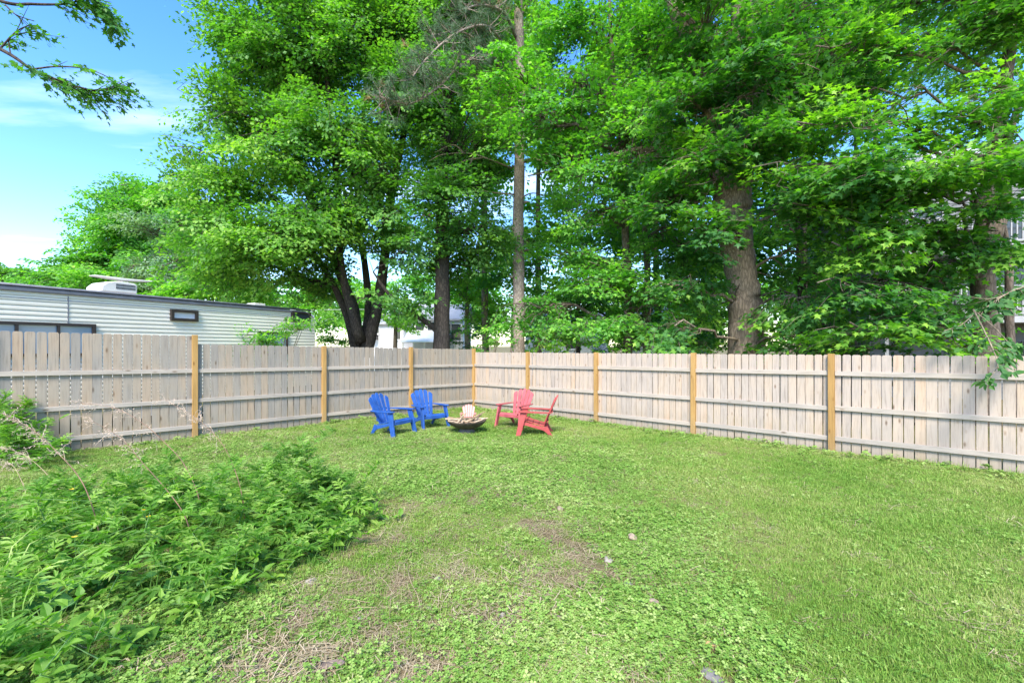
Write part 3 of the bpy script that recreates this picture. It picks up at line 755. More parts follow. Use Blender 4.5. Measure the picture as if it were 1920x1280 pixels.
far_tree('low_tree', 'low yellow-green tree behind the middle of the camper roof', 400, 22, [E(390, 530, 21.5, 70, 42, 1.6), E(460, 545, 21.5, 60, 36, 1.5), E(330, 550, 21.5, 50, 30, 1.4)], M['leaf_bright'], 0.14, 0.45, dens=20, size=0.15, spray=1.0, tmpl=T_DIA)
far_tree('distant_tree', 'small distant tree at the left picture edge above the camper', 20, 60, [E(10, 520, 60, 60, 26, 3.5), E(70, 518, 60, 40, 22, 3), E(-50, 515, 60, 50, 30, 3)], M['leaf_silver'], 0.3, 0.30, dens=6, size=0.36, spray=2.2)
far_tree('distant_tree', 'pale green distant tree between the camper antenna and picture edge', 110, 44, [E(110, 528, 44, 50, 28, 3), E(60, 540, 44, 40, 18, 2.5), E(160, 535, 44, 40, 24, 2.5)], M['leaf_bright'], 0.25, 0.35, dens=7, size=0.3, spray=1.8)
far_tree('yellow_green_tree', 'yellow-green tree seen through the gap right of the dark straight tree', 880, 26, [E(890, 560, 26, 55, 45, 2.2), E(930, 590, 26, 45, 36, 2.0), E(860, 510, 27, 50, 36, 2.2), E(930, 500, 27, 50, 40, 2.2)], M['leaf_bright'], 0.2, 0.62, dens=9, size=0.18, bark='bark_pale')  # yellow-green comes from the bright leaf colours and a high tint
far_tree('yellow_green_tree', 'yellow-green tree seen low between stems of the many-stemmed maple', 740, 34, [E(620, 560, 32, 60, 50, 2.6, .8), E(745, 585, 34, 40, 26, 2.4), E(700, 560, 36, 40, 36, 2.4)], M['leaf_bright'], 0.22, 0.55, dens=7, size=0.24, spray=1.6)
far_tree('yellow_green_tree', 'bright leafy tree low behind the foot of the great trunk', 1500, 22, [E(1350, 640, 22, 60, 34, 2), E(1530, 640, 21, 55, 30, 1.8), E(1440, 610, 23, 60, 40, 2.2, .7), E(1580, 600, 22, 60, 40, 2, .6)], M['leaf_bright'], 0.16, 0.68, dens=9, size=0.18, spray=1.1)
far_tree('wood_tree', 'background tree closing the gaps far behind the pine', 1010, 30, [E(820, 120, 30, 120, 120, 3), E(960, 100, 30, 110, 120, 3), E(1060, 280, 30, 90, 90, 3, .8), E(900, 260, 30, 90, 90, 3, .7), E(1010, 430, 30, 80, 70, 3, .6), E(800, 420, 31, 80, 70, 3, .5)], M['leaf_bright'], 0.22, 0.35, dens=6.5, size=0.27, bark='bark', tmpl=T_DIA, spray=1.7)
far_tree('wood_tree', 'background tree closing the gaps far behind the great trunk', 1380, 28, [E(1330, 90, 28, 130, 120, 3), E(1200, 420, 28, 90, 80, 3, .7), E(1340, 300, 28, 100, 100, 3), E(1380, 500, 27, 90, 80, 3, .9), E(1180, 120, 28, 110, 110, 3), E(1290, 600, 26, 70, 50, 2.4, .7)], M['leaf_maple'], 0.22, 0.45, dens=6.5, size=0.27, bark='bark_dark', tmpl=T_DIA, spray=1.7)
far_tree('wood_tree', 'background tree closing the gaps over the balcony house', 1640, 26, [E(1560, 110, 26, 120, 110, 3), E(1500, 360, 26, 100, 90, 3), E(1640, 330, 24, 90, 80, 2.6, .8), E(1560, 500, 25, 90, 70, 2.6, .9), E(1860, 60, 24, 100, 90, 2.6, .8), E(1420, 200, 26, 90, 90, 3), E(1640, 590, 23, 60, 50, 2, .8)], M['leaf_maple'], 0.22, 0.45, dens=6.5, size=0.25, bark='bark_dark', tmpl=T_DIA, spray=1.6)
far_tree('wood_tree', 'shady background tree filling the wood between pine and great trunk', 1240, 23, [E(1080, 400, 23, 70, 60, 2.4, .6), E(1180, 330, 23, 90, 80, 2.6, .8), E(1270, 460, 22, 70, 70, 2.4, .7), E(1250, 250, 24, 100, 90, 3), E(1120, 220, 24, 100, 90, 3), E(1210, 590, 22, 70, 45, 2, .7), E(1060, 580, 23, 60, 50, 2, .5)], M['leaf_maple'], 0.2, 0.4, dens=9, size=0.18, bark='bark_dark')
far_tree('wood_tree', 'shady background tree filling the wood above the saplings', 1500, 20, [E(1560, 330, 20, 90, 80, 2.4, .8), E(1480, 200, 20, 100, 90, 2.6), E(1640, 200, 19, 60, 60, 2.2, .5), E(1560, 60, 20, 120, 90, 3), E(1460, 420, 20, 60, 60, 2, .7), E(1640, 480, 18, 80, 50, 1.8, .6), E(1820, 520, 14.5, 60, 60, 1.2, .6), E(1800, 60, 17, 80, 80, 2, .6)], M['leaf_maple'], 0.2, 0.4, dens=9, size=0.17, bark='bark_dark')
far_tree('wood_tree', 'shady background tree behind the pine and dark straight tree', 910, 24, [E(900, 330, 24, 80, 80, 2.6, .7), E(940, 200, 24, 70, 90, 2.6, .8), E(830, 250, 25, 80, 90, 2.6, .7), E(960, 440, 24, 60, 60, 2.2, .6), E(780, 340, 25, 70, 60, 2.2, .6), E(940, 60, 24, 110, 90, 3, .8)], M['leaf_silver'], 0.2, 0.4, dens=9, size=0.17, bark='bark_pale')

for (px, Y, bl, lab) in ((560, 62, [E(500, 560, 62, 60, 40, 4), E(590, 550, 62, 60, 50, 4), E(640, 585, 62, 50, 34, 4)], 'distant tree seen between the camper end and the many-stemmed maple'),
        (720, 66, [E(690, 560, 66, 50, 36, 4), E(770, 548, 66, 60, 44, 4), E(820, 575, 66, 50, 36, 4)], 'distant tree behind the two white houses'),
        (960, 60, [E(900, 560, 60, 60, 46, 4), E(1000, 570, 60, 60, 44, 4), E(1080, 560, 60, 60, 50, 4)], 'distant tree behind the pine trunk'),
        (1240, 56, [E(1160, 560, 56, 60, 46, 4), E(1250, 540, 56, 70, 54, 4), E(1330, 560, 56, 60, 50, 4)], 'distant tree behind the saplings and great trunk'),
        (1480, 50, [E(1430, 560, 50, 60, 50, 4), E(1520, 540, 50, 70, 60, 4), E(1590, 560, 50, 60, 60, 4)], 'distant tree between the great trunk and the balcony house')):
    far_tree('distant_tree', lab, px, Y, bl, M['leaf_bright'], 0.3, 0.42, dens=3.2, size=0.42, spray=2.4, per=30, bark='bark', group='distant trees beyond the houses', tmpl=T_FAR)

far_tree('understory_tree', 'low leafy understory tree behind the pine and young maple', 1080, 21, [E(1010, 500, 21, 60, 50, 1.8), E(1090, 560, 20.5, 70, 50, 1.8), E(1040, 610, 20, 60, 34, 1.5), E(1150, 500, 21, 70, 60, 2.0), E(930, 520, 22, 50, 40, 1.6, .8)], M['leaf_bright'], 0.12, 0.3, dens=7, size=0.19, spray=1.2, tmpl=T_DIA, bark='bark_dark')
far_tree('understory_tree', 'low leafy understory tree behind the slim sapling and great trunk', 1290, 19.5, [E(1210, 610, 19.5, 60, 40, 1.5), E(1260, 520, 19.5, 70, 60, 1.8), E(1330, 580, 19, 60, 60, 1.6), E(1330, 450, 20, 60, 60, 1.8), E(1470, 560, 18.5, 60, 60, 1.6), E(1190, 420, 20, 70, 60, 1.8, .7)], M['leaf_maple'], 0.12, 0.42, dens=7, size=0.19, spray=1.2, tmpl=T_DIA, bark='bark_dark')
# --- shrubs over the fence
def shrub(name, label, blobs, mat, tone, dens=40, size=0.09, spray=0.55, tmpl=T_OV, per=26, stems=6, group=None):
    c = np.mean([b_[0] for b_ in blobs], 0)
    base = np.array([c[0], c[1], 0]); base[2] = float(ground_z(c[0], c[1]))
    trunks = []
    for k in range(stems):
        b_ = blobs[k % len(blobs)][0]
        q = base + [rng.normal(0, .08), rng.normal(0, .08), 0]
        trunks.append(([q, (q + b_) / 2 + [0, 0, .15], b_ + rng.normal(0, .12, 3)], [0.025, 0.018, 0.006]))
    return tree(name, label, 'shrub', trunks, blobs, mat, M['bark_pale'], tmpl=tmpl, size=size, spray=spray, per=per, dens=dens, tone=tone, hollow=0.15, limb_r=0.02, sides=6, twig_r=0.004, flat=0.5, droop=0.1, group=group, flare=False)
shrub('elder_shrub', 'leafy shrub poking over the fence against the camper end', [E(560, 618, 13, 36, 20, .5), E(500, 640, 13, 50, 14, .5), E(470, 628, 13, 14, 14, .3, .5), E(535, 600, 13, 12, 12, .3, .5)], M['leaf_bright'], 0.45, dens=130)
shrub('hedge_shrub', 'pale green shrub over the fence left of the pine foot', [E(930, 640, 17.5, 40, 18, .9), E(900, 650, 17.5, 30, 14, .8)], M['leaf_bright'], 0.62, dens=30, size=0.11)
shrub('hedge_shrub', 'yellow-green shrub over the fence right of the pine foot', [E(1040, 640, 17.8, 45, 20, .9), E(1005, 648, 17.8, 30, 14, .8), E(1085, 645, 17.5, 35, 16, .8)], M['leaf_bright'], 0.70, dens=30, size=0.11)
shrub('hedge_shrub', 'bright shrub behind the camper end and left of the maple foot', [E(620, 625, 21, 40, 28, 1.0), E(600, 600, 22, 34, 40, 1.0), E(650, 640, 21, 30, 18, .8)], M['leaf_bright'], 0.5, dens=26, size=0.12)
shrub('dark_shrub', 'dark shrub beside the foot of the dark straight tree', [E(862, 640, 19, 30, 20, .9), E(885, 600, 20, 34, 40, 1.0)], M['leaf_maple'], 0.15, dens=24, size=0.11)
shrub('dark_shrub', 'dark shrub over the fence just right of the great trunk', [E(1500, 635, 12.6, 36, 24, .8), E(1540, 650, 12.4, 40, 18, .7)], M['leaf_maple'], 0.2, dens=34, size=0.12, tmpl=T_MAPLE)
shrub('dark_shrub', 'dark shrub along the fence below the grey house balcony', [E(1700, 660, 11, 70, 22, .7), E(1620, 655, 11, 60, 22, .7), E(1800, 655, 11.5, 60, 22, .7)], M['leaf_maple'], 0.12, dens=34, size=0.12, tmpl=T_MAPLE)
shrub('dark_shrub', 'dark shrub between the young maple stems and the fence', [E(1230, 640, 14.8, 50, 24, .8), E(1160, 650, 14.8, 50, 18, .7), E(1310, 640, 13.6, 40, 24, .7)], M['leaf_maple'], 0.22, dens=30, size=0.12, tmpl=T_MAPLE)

# --- the branch that hangs into the picture at the upper left
def limb_tree(name, label, trunk, paths, mat, tmpl, size, per_m, tone, twl, bark):
    base = np.array(trunk[0][0], float); base[2] = float(ground_z(base[0], base[1]))
    root = empty(name, base, 0, label, 'tree')
    mb = MB(base); p, r = smooth_path(trunk[0], trunk[1], 6); mb.tube(p, r, 10, wob=.1)
    mb.build('trunk', bark, root, smooth=True)
    A = [[], [], [], [], []]
    for pts, r0, lf in paths:
        q, rr = smooth_path(pts, np.linspace(r0, 0.006, len(pts)), 8)
        mbb = MB(base); mbb.tube(q, rr, 6)
        L = np.linalg.norm(np.diff(q, axis=0), axis=1).sum()
        nt = int(L * per_m)
        for k in range(nt):
            f = lf + (1 - lf) * (k + rng.random()) / max(nt, 1)
            a = min(int(f * (len(q) - 1)), len(q) - 2)
            d0 = unit(q[a + 1] - q[a]); side = unit(np.cross(d0, [0, 0, 1]))
            di = unit(d0 * 0.8 + side * rng.choice([-1, 1]) * rng.uniform(.3, 1) + [0, 0, rng.uniform(-.35, .15)])
            Ls = twl * rng.uniform(.5, 1.2)
            tip = q[a] + di * Ls; tip[2] -= .1 * Ls
            mbb.tube([q[a], (q[a] + tip) / 2, tip], [0.007, 0.005, 0.002], 3, cap=False)
            s = spray_leaves(q[a], di, Ls, 13, size, 0.5, .25, .34, tone)
            for i in range(5): A[i].append(s[i])
        mbb.build('branch', bark, root, smooth=True)
    link('crown', leaves_mesh('crown', tmpl, np.vstack(A[0]), np.vstack(A[1]), np.vstack(A[2]), np.concatenate(A[3]), np.concatenate(A[4]), mat, base), root)
limb_tree('overhanging_maple', 'maple bough hanging into the blue sky at the upper left', ([np.array([-13.2, 3.6, -.2]), np.array([-13.1, 3.6, 3]), np.array([-12.8, 3.8, 6]), np.array([-12.6, 4.0, 9])], [0.3, 0.24, 0.2, 0.1]),
          [([np.array([-12.8, 3.8, 6]), W(-190, 0, 6.8), W(0, 92, 7), W(60, 130, 7), W(120, 155, 7.1), W(180, 170, 7.2), W(222, 163, 7.3)], 0.04, 0.45),
           ([W(60, 130, 7), W(110, 125, 7.1), W(165, 130, 7.2), W(210, 148, 7.3)], 0.014, 0.1), ([W(90, 142, 7), W(130, 160, 7.1), W(170, 185, 7.2)], 0.012, 0.1), ([W(0, 92, 7), W(30, 60, 7.1), W(60, 45, 7.1)], 0.014, 0.0),
           ([np.array([-12.7, 3.9, 7.5]), W(-150, -60, 6.9), W(0, 2, 7), W(60, 8, 7.1), W(120, 8, 7.1), W(170, 0, 7.2), W(205, 30, 7.3)], 0.035, 0.62), ([W(10, 10, 7), W(30, 28, 7), W(64, 40, 7.1)], 0.012, 0.0),
           ([W(20, 105, 7), W(20, 70, 7.1), W(70, 58, 7.2)], 0.01, 0.2)],
          M['leaf_maple'], T_MAPLE, 0.10, 6.0, 0.34, 0.5, M['bark_dark'])
# --- the twig with broad leaves that hangs over the right fence
limb_tree('linden_tree', 'broad-leaved drooping bough reaching over the fence at the right edge', ([np.array([10.2, 6.9, -.2]), np.array([10.1, 6.9, 2.0]), np.array([9.9, 6.9, 4.5])], [0.14, 0.11, 0.05]),
          [([np.array([10.0, 6.9, 3.2]), W(2000, 520, 6.9), W(1900, 545, 6.8), W(1830, 590, 6.8)], 0.03, 0.35), ([W(1825, 580, 6.7), W(1850, 630, 6.5), W(1866, 665, 6.3), W(1872, 690, 6.1)], 0.012, 0.25),
           ([W(1830, 585, 6.7), W(1862, 612, 6.6), W(1890, 640, 6.5)], 0.008, 0.5), ([W(1826, 590, 6.7), W(1800, 610, 6.7), W(1770, 620, 6.7)], 0.008, 0.3), ([W(1900, 545, 6.8), W(1860, 560, 6.8), W(1810, 556, 6.9)], 0.01, 0.2)],
          M['leaf_teal'], T_OV, 0.125, 5.5, 0.5, 0.30, M['bark_pale'])

# ================================================================ BUILDINGS BEHIND
M['white_siding'] = flat_mat('white_siding', (0.72, 0.73, 0.75), 0.6, 0.05, 2.0)
M['grey_siding'] = flat_mat('grey_siding', (0.13, 0.14, 0.15), 0.7, 0.08, 2.0)
M['roof_grey'] = flat_mat('grey_shingle', (0.33, 0.34, 0.36), 0.85, 0.15, 5.0)
M['white_paint'] = flat_mat('white_paint', (0.78, 0.78, 0.78), 0.45, 0.04)
m, n, l, b = new_mat('window_glass'); b.inputs['Base Color'].default_value = (0.05, 0.06, 0.065, 1); b.inputs['Roughness'].default_value = 0.08
M['glass'] = m
M['shaded_paint'] = flat_mat('shaded_white_paint', (0.30, 0.31, 0.325), 0.6, 0.08)  # white paint darkened: the shade of the trees is put into its colour
M['dark'] = flat_mat('dark_trim', (0.03, 0.028, 0.027), 0.5)
M['blind'] = flat_mat('white_blind', (0.70, 0.71, 0.73), 0.6, 0.04)

def add_window(parent, c, w, h, ax, mat_frame, mat_pane, O, fw=0.06, proud=0.02, name='window', sill=False, split=0):
    """c: middle on the wall, ax: (along, out, up)"""
    al, ou, up = [np.asarray(q, float) for q in ax]
    mb = MB(O)
    for s_ in (-1, 1):
        mb.box(c + al * s_ * (w / 2 - fw / 2) + ou * proud / 2, (fw, proud + 0.06, h), (al, ou, up))
        mb.box(c + up * s_ * (h / 2 - fw / 2) + ou * proud / 2, (w - 2 * fw, proud + 0.06, fw), (al, ou, up))
    for k in range(split):
        mb.box(c + al * (-w / 2 + w * (k + 1) / (split + 1)) + ou * proud / 2, (fw * .7, proud + 0.05, h - 2 * fw), (al, ou, up))
    f = mb.build(name, mat_frame, parent)
    mb = MB(O); mb.box(c - ou * 0.004, (w - 2 * fw + .004, 0.02, h - 2 * fw + .004), (al, ou, up))
    mb.build('pane', mat_pane, f)
    if sill:
        mb = MB(O); mb.box(c - up * (h / 2 + 0.03) + ou * (proud + .03), (w + .1, 0.1, 0.05), (al, ou, up)); mb.build('sill', mat_frame, f)
    return f

def lap_wall(parent, a, c, z0, z1, out, mat, O, lap=0.11, name='wall', depth=0.014):
    """a wall of lapped boards from a to c (xy)"""
    a, c, out = np.asarray(a, float), np.asarray(c, float), np.asarray(out, float)
    mb = MB(O); k = int((z1 - z0) / lap)
    vs_, fs = [], []
    for i in range(k):
        za, zb = z0 + i * lap, z0 + (i + 1) * lap if i < k - 1 else z1
        for z, d in ((za, depth), (zb, 0.0)):
            for p in (a, c):
                q = p + out * d; vs_.append((q[0], q[1], z))
        o = i * 4
        fs.append((o, o + 1, o + 3, o + 2))
        if i: fs.append((o - 2, o - 1, o + 1, o))
    mb.add(vs_, fs)
    return mb.build(name, mat, parent)

def gable_house(label, p0, p1, depth, z0, eave, ridge, windows, name='house', chimney=False):
    """front wall from p0 to p1 (xy, facing the camera)"""
    p0, p1 = np.array(p0, float), np.array(p1, float)
    al = unit(p1 - p0); out = np.array([al[1], -al[0]]); L = np.linalg.norm(p1 - p0)
    O = np.array([*((p0 + p1) / 2), z0])
    root = empty(name, O, 0, label, 'house')
    q0, q1 = p0 - out * depth, p1 - out * depth
    lap_wall(root, p0, p1, z0, eave, out, M['white_siding'], O, 0.2, depth=.02)
    lap_wall(root, q0, p0, z0, eave, -al, M['white_siding'], O, 0.2, depth=.02)
    lap_wall(root, p1, q1, z0, eave, al, M['white_siding'], O, 0.2, depth=.02)
    lap_wall(root, q1, q0, z0, eave, -out, M['white_siding'], O, 0.2, depth=.02)
    m0, m1 = p0 - out * depth / 2, p1 - out * depth / 2
    e = 0.35
    mb = MB(O)
    for f_, bck, sg in ((p0, p1, 1), (q0, q1, -1)):
        a = f_ + out * sg * e - al * e; c = bck + out * sg * e + al * e
        r0, r1 = m0 - al * e, m1 + al * e
        zz = eave - e * (ridge - eave) / (depth / 2)
        mb.hexa([(*a, zz), (*c, zz), (*r1, ridge), (*r0, ridge), (*a, zz + .14), (*c, zz + .14), (*r1, ridge + .14), (*r0, ridge + .14)])
    rf = mb.build('roof', M['roof_grey'], root)
    for a, c, mid, nn in ((p0, q0, m0, -al), (p1, q1, m1, al)):
        mb = MB(O); mb.add([(*a, eave), (*c, eave), (*mid, ridge)], [(0, 1, 2)]); mb.build('gable', M['white_siding'], root)
    if chimney:
        mb = MB(O); mb.box((*(m0 + al * L * .3), ridge + .3), (.6, .6, 1.2)); mb.build('chimney', M['dark'], rf)
    for (fx, zc, w, h) in windows:
        c = np.array([*(p0 + al * L * fx + out * .02), zc])
        add_window(root, c, w, h, (np.array([*al, 0]), np.array([*out, 0]), np.array([0, 0, 1.0])), M['white_paint'], M['glass'], O, 0.08, sill=True)
    return root, O, al, out

h1, O1, al1, ou1 = gable_house('small white house with grey roof behind the many-stemmed maple', W(682, 640, 46)[:2], W(756, 640, 44)[:2], 7, -1.2, 3.9, 5.0, [(0.10, 3.1, .8, 1.5), (0.37, 3.2, .55, 0.7), (0.86, 3.0, 1.0, 1.5)])
mb = MB(O1); c = np.array([*(W(706, 640, 45.2)[:2] + ou1 * .35), 2.55]); mb.box(c, (.6, .6, .5)); mb.build('window_unit', M['dark'], h1)
mb = MB(O1); c = W(728, 641, 44.6); mb.box((c[0], c[1] - .5, 1.35), (4.2, 1.2, .12)); mb.build('porch_roof', M['white_paint'], h1)
h2, O2, al2, ou2 = gable_house('white house with porch awning between the maple and dark straight tree', W(776, 640, 40)[:2], W(868, 640, 40)[:2], 8, -1.2, 4.05, 5.6, [(0.12, 3.0, .9, 1.7), (0.38, 3.0, 1.0, 1.7), (0.64, 2.9, 1.1, 1.6), (0.86, 2.9, 1.0, 1.6)], chimney=False)
mb = MB(O2)
pa, pb = W(752, 640, 37), W(838, 640, 37)
mb.hexa([(pa[0], 37, 1.95), (pb[0], 37, 1.95), (pb[0], 39.9, 3.0), (pa[0], 39.9, 3.0), (pa[0], 37, 2.02), (pb[0], 37, 2.02), (pb[0], 39.9, 3.07), (pa[0], 39.9, 3.07)])
aw = mb.build('awning', M['white_paint'], h2)
for k in range(5):
    x = pa[0] + .1 + (pb[0] - pa[0] - .2) * k / 4
    mb = MB(O2); mb.box((x, 37.1, .37), (.1, .1, 3.14)); mb.build('post', M['white_paint'], aw)
for k, z in enumerate((0.9, 1.25)):
    mb = MB(O2); mb.box(((pa[0] + pb[0]) / 2, 37.0, z), (pb[0] - pa[0], .05, .06)); mb.build('railing', M['white_paint'], h2)
h3, O3, al3, ou3 = gable_house('pale house glimpsed through the leaves right of the pine', W(985, 640, 36)[:2], W(1110, 640, 34)[:2], 7, -1.2, 3.0, 4.3, [(0.3, 2.0, 1, 1.2), (.7, 2.0, 1, 1.2)])
h4, O4, al4, ou4 = gable_house('pale house glimpsed through the leaves left of the great trunk', W(1170, 640, 34)[:2], W(1330, 640, 32)[:2], 7, -1.2, 3.6, 5.0, [(0.25, 2.2, 1, 1.3), (.7, 2.2, 1, 1.3)])

# --- the grey house with white balconies at the right
A0, A1 = np.array([14.7, 18.6]), np.array([25.0, 15.4])
alh = unit(A1 - A0); outh = np.array([alh[1], -alh[0]])
OH = np.array([*((A0 + A1) / 2), -0.4])
house = empty('balcony_house', OH, 0, 'grey clapboard house with two tiers of white balconies behind the right trees', 'house')
lap_wall(house, A0, A1, -0.4, 8.6, outh, M['grey_siding'], OH, 0.16, depth=.02)
lap_wall(house, A0 - outh * 8, A0, -0.4, 8.6, -alh, M['grey_siding'], OH, 0.16, depth=.02)
lap_wall(house, A1, A1 - outh * 8, -0.4, 8.6, alh, M['grey_siding'], OH, 0.16, depth=.02)
mb = MB(OH)
for sg in (1, -1):
    bse = (A0, A1) if sg > 0 else (A0 - outh * 8, A1 - outh * 8)
    a, c = bse[0] + outh * sg * .5 - alh * .5, bse[1] + outh * sg * .5 + alh * .5
    r0, r1 = A0 - outh * 4 - alh * .5, A1 - outh * 4 + alh * .5
    mb.hexa([(*a, 8.5), (*c, 8.5), (*r1, 10.6), (*r0, 10.6), (*a, 8.7), (*c, 8.7), (*r1, 10.8), (*r0, 10.8)])
mb.build('roof', M['roof_grey'], house)
ax3 = (np.array([*alh, 0]), np.array([*outh, 0]), np.array([0, 0, 1.0]))
LH = np.linalg.norm(A1 - A0)
for zd in (2.75, 5.35):
    mid = (A0 + A1) / 2 + outh * 0.72
    mb = MB(OH); mb.box((*mid, zd - .11), (LH, 1.40, .22), ax3); bal = mb.build('balcony', M['shaded_paint'], house)
    edge = A0 + outh * 1.36
    for z in (zd + .12, zd + 1.08):
        mb = MB(OH); mb.box((*(edge + alh * LH / 2), z), (LH, .06, .07), ax3); mb.build('handrail', M['shaded_paint'], bal)
    for k in range(int(LH / 0.16)):
        q = edge + alh * (.08 + k * .16)
        mb = MB(OH); mb.box((*q, zd + .6), (.04, .04, .89), ax3); mb.build('baluster', M['shaded_paint'], bal)
    for k in range(6):
        q = edge + alh * (LH * k / 5) + outh * 0.02
        zlo = -.4 if zd < 4 else 2.79
        mb = MB(OH); mb.box((*(q + outh * .05), (zd + 1.12 + zlo) / 2), (.12, .12, zd + 1.12 - zlo), ax3); mb.build('post', M['shaded_paint'], bal)
    for fx in (.18, .42, .68, .88):
        add_window(house, np.array([*(A0 + alh * LH * fx + outh * .03), zd + 1.15]), 1.1, 1.7, ax3, M['shaded_paint'], M['glass'], OH, .09)
add_window(house, np.array([*(A0 + alh * LH * .55 + outh * .03), 0.9]), 2.2, 1.9, ax3, M['dark'], M['dark'], OH, .08, name='garage_door')

# --- the overhead wire
wa, wb = W(560, 603, 30), W(1010, 597, 30)
q = bez(np.array([-40, 32, 4.2]), np.array([34, 29, 5.2]), sag=-0.006, n=24)
mb = MB(q[0]); mb.tube(q, 0.012, 5)
o = mb.build('overhead_wire', M['blind']); o.location = q[0]
tag(o, 'thin pale wire strung across behind the dark trunks', 'wire')

# ================================================================ THE CAMPER
RR = np.array([-6.85, 15.7]); DD = unit(np.array([0.41, 0.912])); NN = np.array([DD[1], -DD[0]])     # right end, direction, side facing the yard
ZR = 2.86; ZB = 0.35; CL = 9.4
def side_u(px):
    r = (px - 960) / F
    return (r * RR[1] - RR[0]) / (DD[0] - r * DD[1])
def side_pt(px, py):
    u = side_u(px); p = RR + DD * u
    return u, EYE + (HORIZON - py) / F * p[1]
M['camper'] = flat_mat('camper_siding', (0.74, 0.705, 0.585), 0.45, 0.05, 1.2)
M['camper_trim'] = flat_mat('camper_trim', (0.16, 0.165, 0.19), 0.45, 0.15)
M['camper_roof'] = flat_mat('camper_roof', (0.30, 0.27, 0.26), 0.85, 0.25, 3)
M['brown_frame'] = flat_mat('bronze_frame', (0.035, 0.026, 0.022), 0.45)
M['ac_plastic'] = flat_mat('air_conditioner_plastic', (0.66, 0.65, 0.61), 0.5, 0.05)
m, n, l, b = new_mat('pale_glass'); b.inputs['Base Color'].default_value = (0.24, 0.32, 0.40, 1); b.inputs['Roughness'].default_value = 0.12; b.inputs['Specular IOR Level'].default_value = 0.8
M['pale_glass'] = m
OC = np.array([*(RR - DD * CL / 2), float(ground_z(*RR))])
camper = empty('camper_trailer', OC, 0, 'long pale ribbed camper trailer parked behind the left fence', 'camper')
D3, N3, Z3 = np.array([*DD, 0]), np.array([*NN, 0]), np.array([0, 0, 1.0])
def cpt(u, z, o=0.0):
    p = RR + DD * u + NN * o
    return np.array([p[0], p[1], z])
# side wall: ribbed aluminium, top corner rounded at the end
mb = MB(OC); zs_, k = [], 0
rib = 0.098
rows = []
z = ZB
while z < ZR - 1e-6:
    rows += [(z, 0.0), (z + rib * .18, 0.016), (z + rib * .55, 0.016), (z + rib * .8, 0.004)]
    z += rib
rows.append((ZR, 0.0))
RC = 0.42
def uend(z):
    a = max(0.0, z - (ZR - RC))
    return -(RC - math.sqrt(max(0, RC * RC - a * a)))
vs_, fs = [], []
for i, (z, d) in enumerate(rows):
    z = min(z, ZR)
    vs_ += [cpt(-CL, z, d), cpt(uend(z), z, d)]
    if i: fs.append((2 * i - 2, 2 * i - 1, 2 * i + 1, 2 * i))
mb.add(vs_, fs); mb.build('side_wall', M['camper'], camper)
# body: ends, far side and floor, a swept outline
prof = [(-CL, ZB), (0.0, ZB), (0.0, ZR - RC)] + [(uend(ZR - RC * (1 - k / 8.0)), ZR - RC * (1 - k / 8.0)) for k in range(1, 8)] + [(-RC, ZR - .002), (-CL, ZR - .002)]
mb = MB(OC); mb.prism(prof, cpt(0, 0, -0.003), D3, Z3, -N3, 2.35); mb.build('body', M['camper'], camper)
mb = MB(OC)
vs_, fs = [], []
for i in range(9):
    o_ = 0.05 - 2.45 * i / 8.0; zz = ZR + 0.02 + 0.10 * math.sin(math.pi * i / 8)
    vs_ += [cpt(-CL - .02, zz, o_), cpt(-RC * .6, zz, o_)]
    if i: fs.append((2 * i - 2, 2 * i - 1, 2 * i + 1, 2 * i))
mb.add(vs_, fs); rf = mb.build('roof', M['camper_roof'], camper, smooth=True)
arc = [cpt(-CL, ZR - .03, .045), cpt(-RC, ZR - .03, .045)] + [cpt(uend(ZR - RC * (1 - k / 6.0)) + .0, ZR - RC * (1 - k / 6.0) - .03, .045) for k in range(5, -1, -1)]
mb = MB(OC)
for a, c in zip(arc[:2], arc[1:2]):
    mb.box((a + c) / 2 + N3 * -.01, (np.linalg.norm(c - a), .05, .075), (D3, N3, Z3))
tr = mb.build('roof_rail', M['camper_trim'], camper, bevel=.006)
mb = MB(OC); mb.tube([cpt(-CL, ZR + .045, .05), cpt(-CL / 2, ZR + .045, .05), cpt(-RC * .5, ZR + .045, .05)], .028, 8); mb.build('gutter', M['camper_trim'], camper, smooth=True)
mb = MB(OC); mb.tube(arc[1:], [.03] * (len(arc) - 1), 6); mb.build('corner_trim', M['blind'], camper, smooth=True)
mb = MB(OC); mb.box(cpt(-CL / 2, ZR - .20, .012), (CL - .8, .02, .012), (D3, N3, Z3)); mb.build('awning_rail', M['camper_trim'], camper)
u127 = side_u(127)
mb = MB(OC); mb.box(cpt(u127, (ZR - .1 + 2.0) / 2 , .014), (.014, .02, ZR - .1 - 2.0), (D3, N3, Z3)); mb.build('seam', M['camper_trim'], camper)
def cwin(px0, py0, px1, py1, pane, split=0, fw=.05):
    u0, za = side_pt(px0, (py0)); u1, zb = side_pt(px1, py1)
    _, zt0 = side_pt(px1, py0)
    um = (u0 + u1) / 2
    pm = RR + DD * um; Y = pm[1]
    zc = EYE + (HORIZON - (py0 + py1) / 2) / F * Y; h = (py1 - py0) / F * Y
    return add_window(camper, cpt(um, zc, .02), u1 - u0, h, (D3, N3, Z3), M['brown_frame'], pane, OC, fw, proud=.03, split=split)
w1 = cwin(318, 581, 369, 602, M['blind'], fw=.07)
cwin(545, 585, 580, 604, M['glass'])
cwin(482, 622, 537, 664, M['pale_glass'], 1)
cwin(-60, 604, 177, 668, M['pale_glass'], 2, .06)
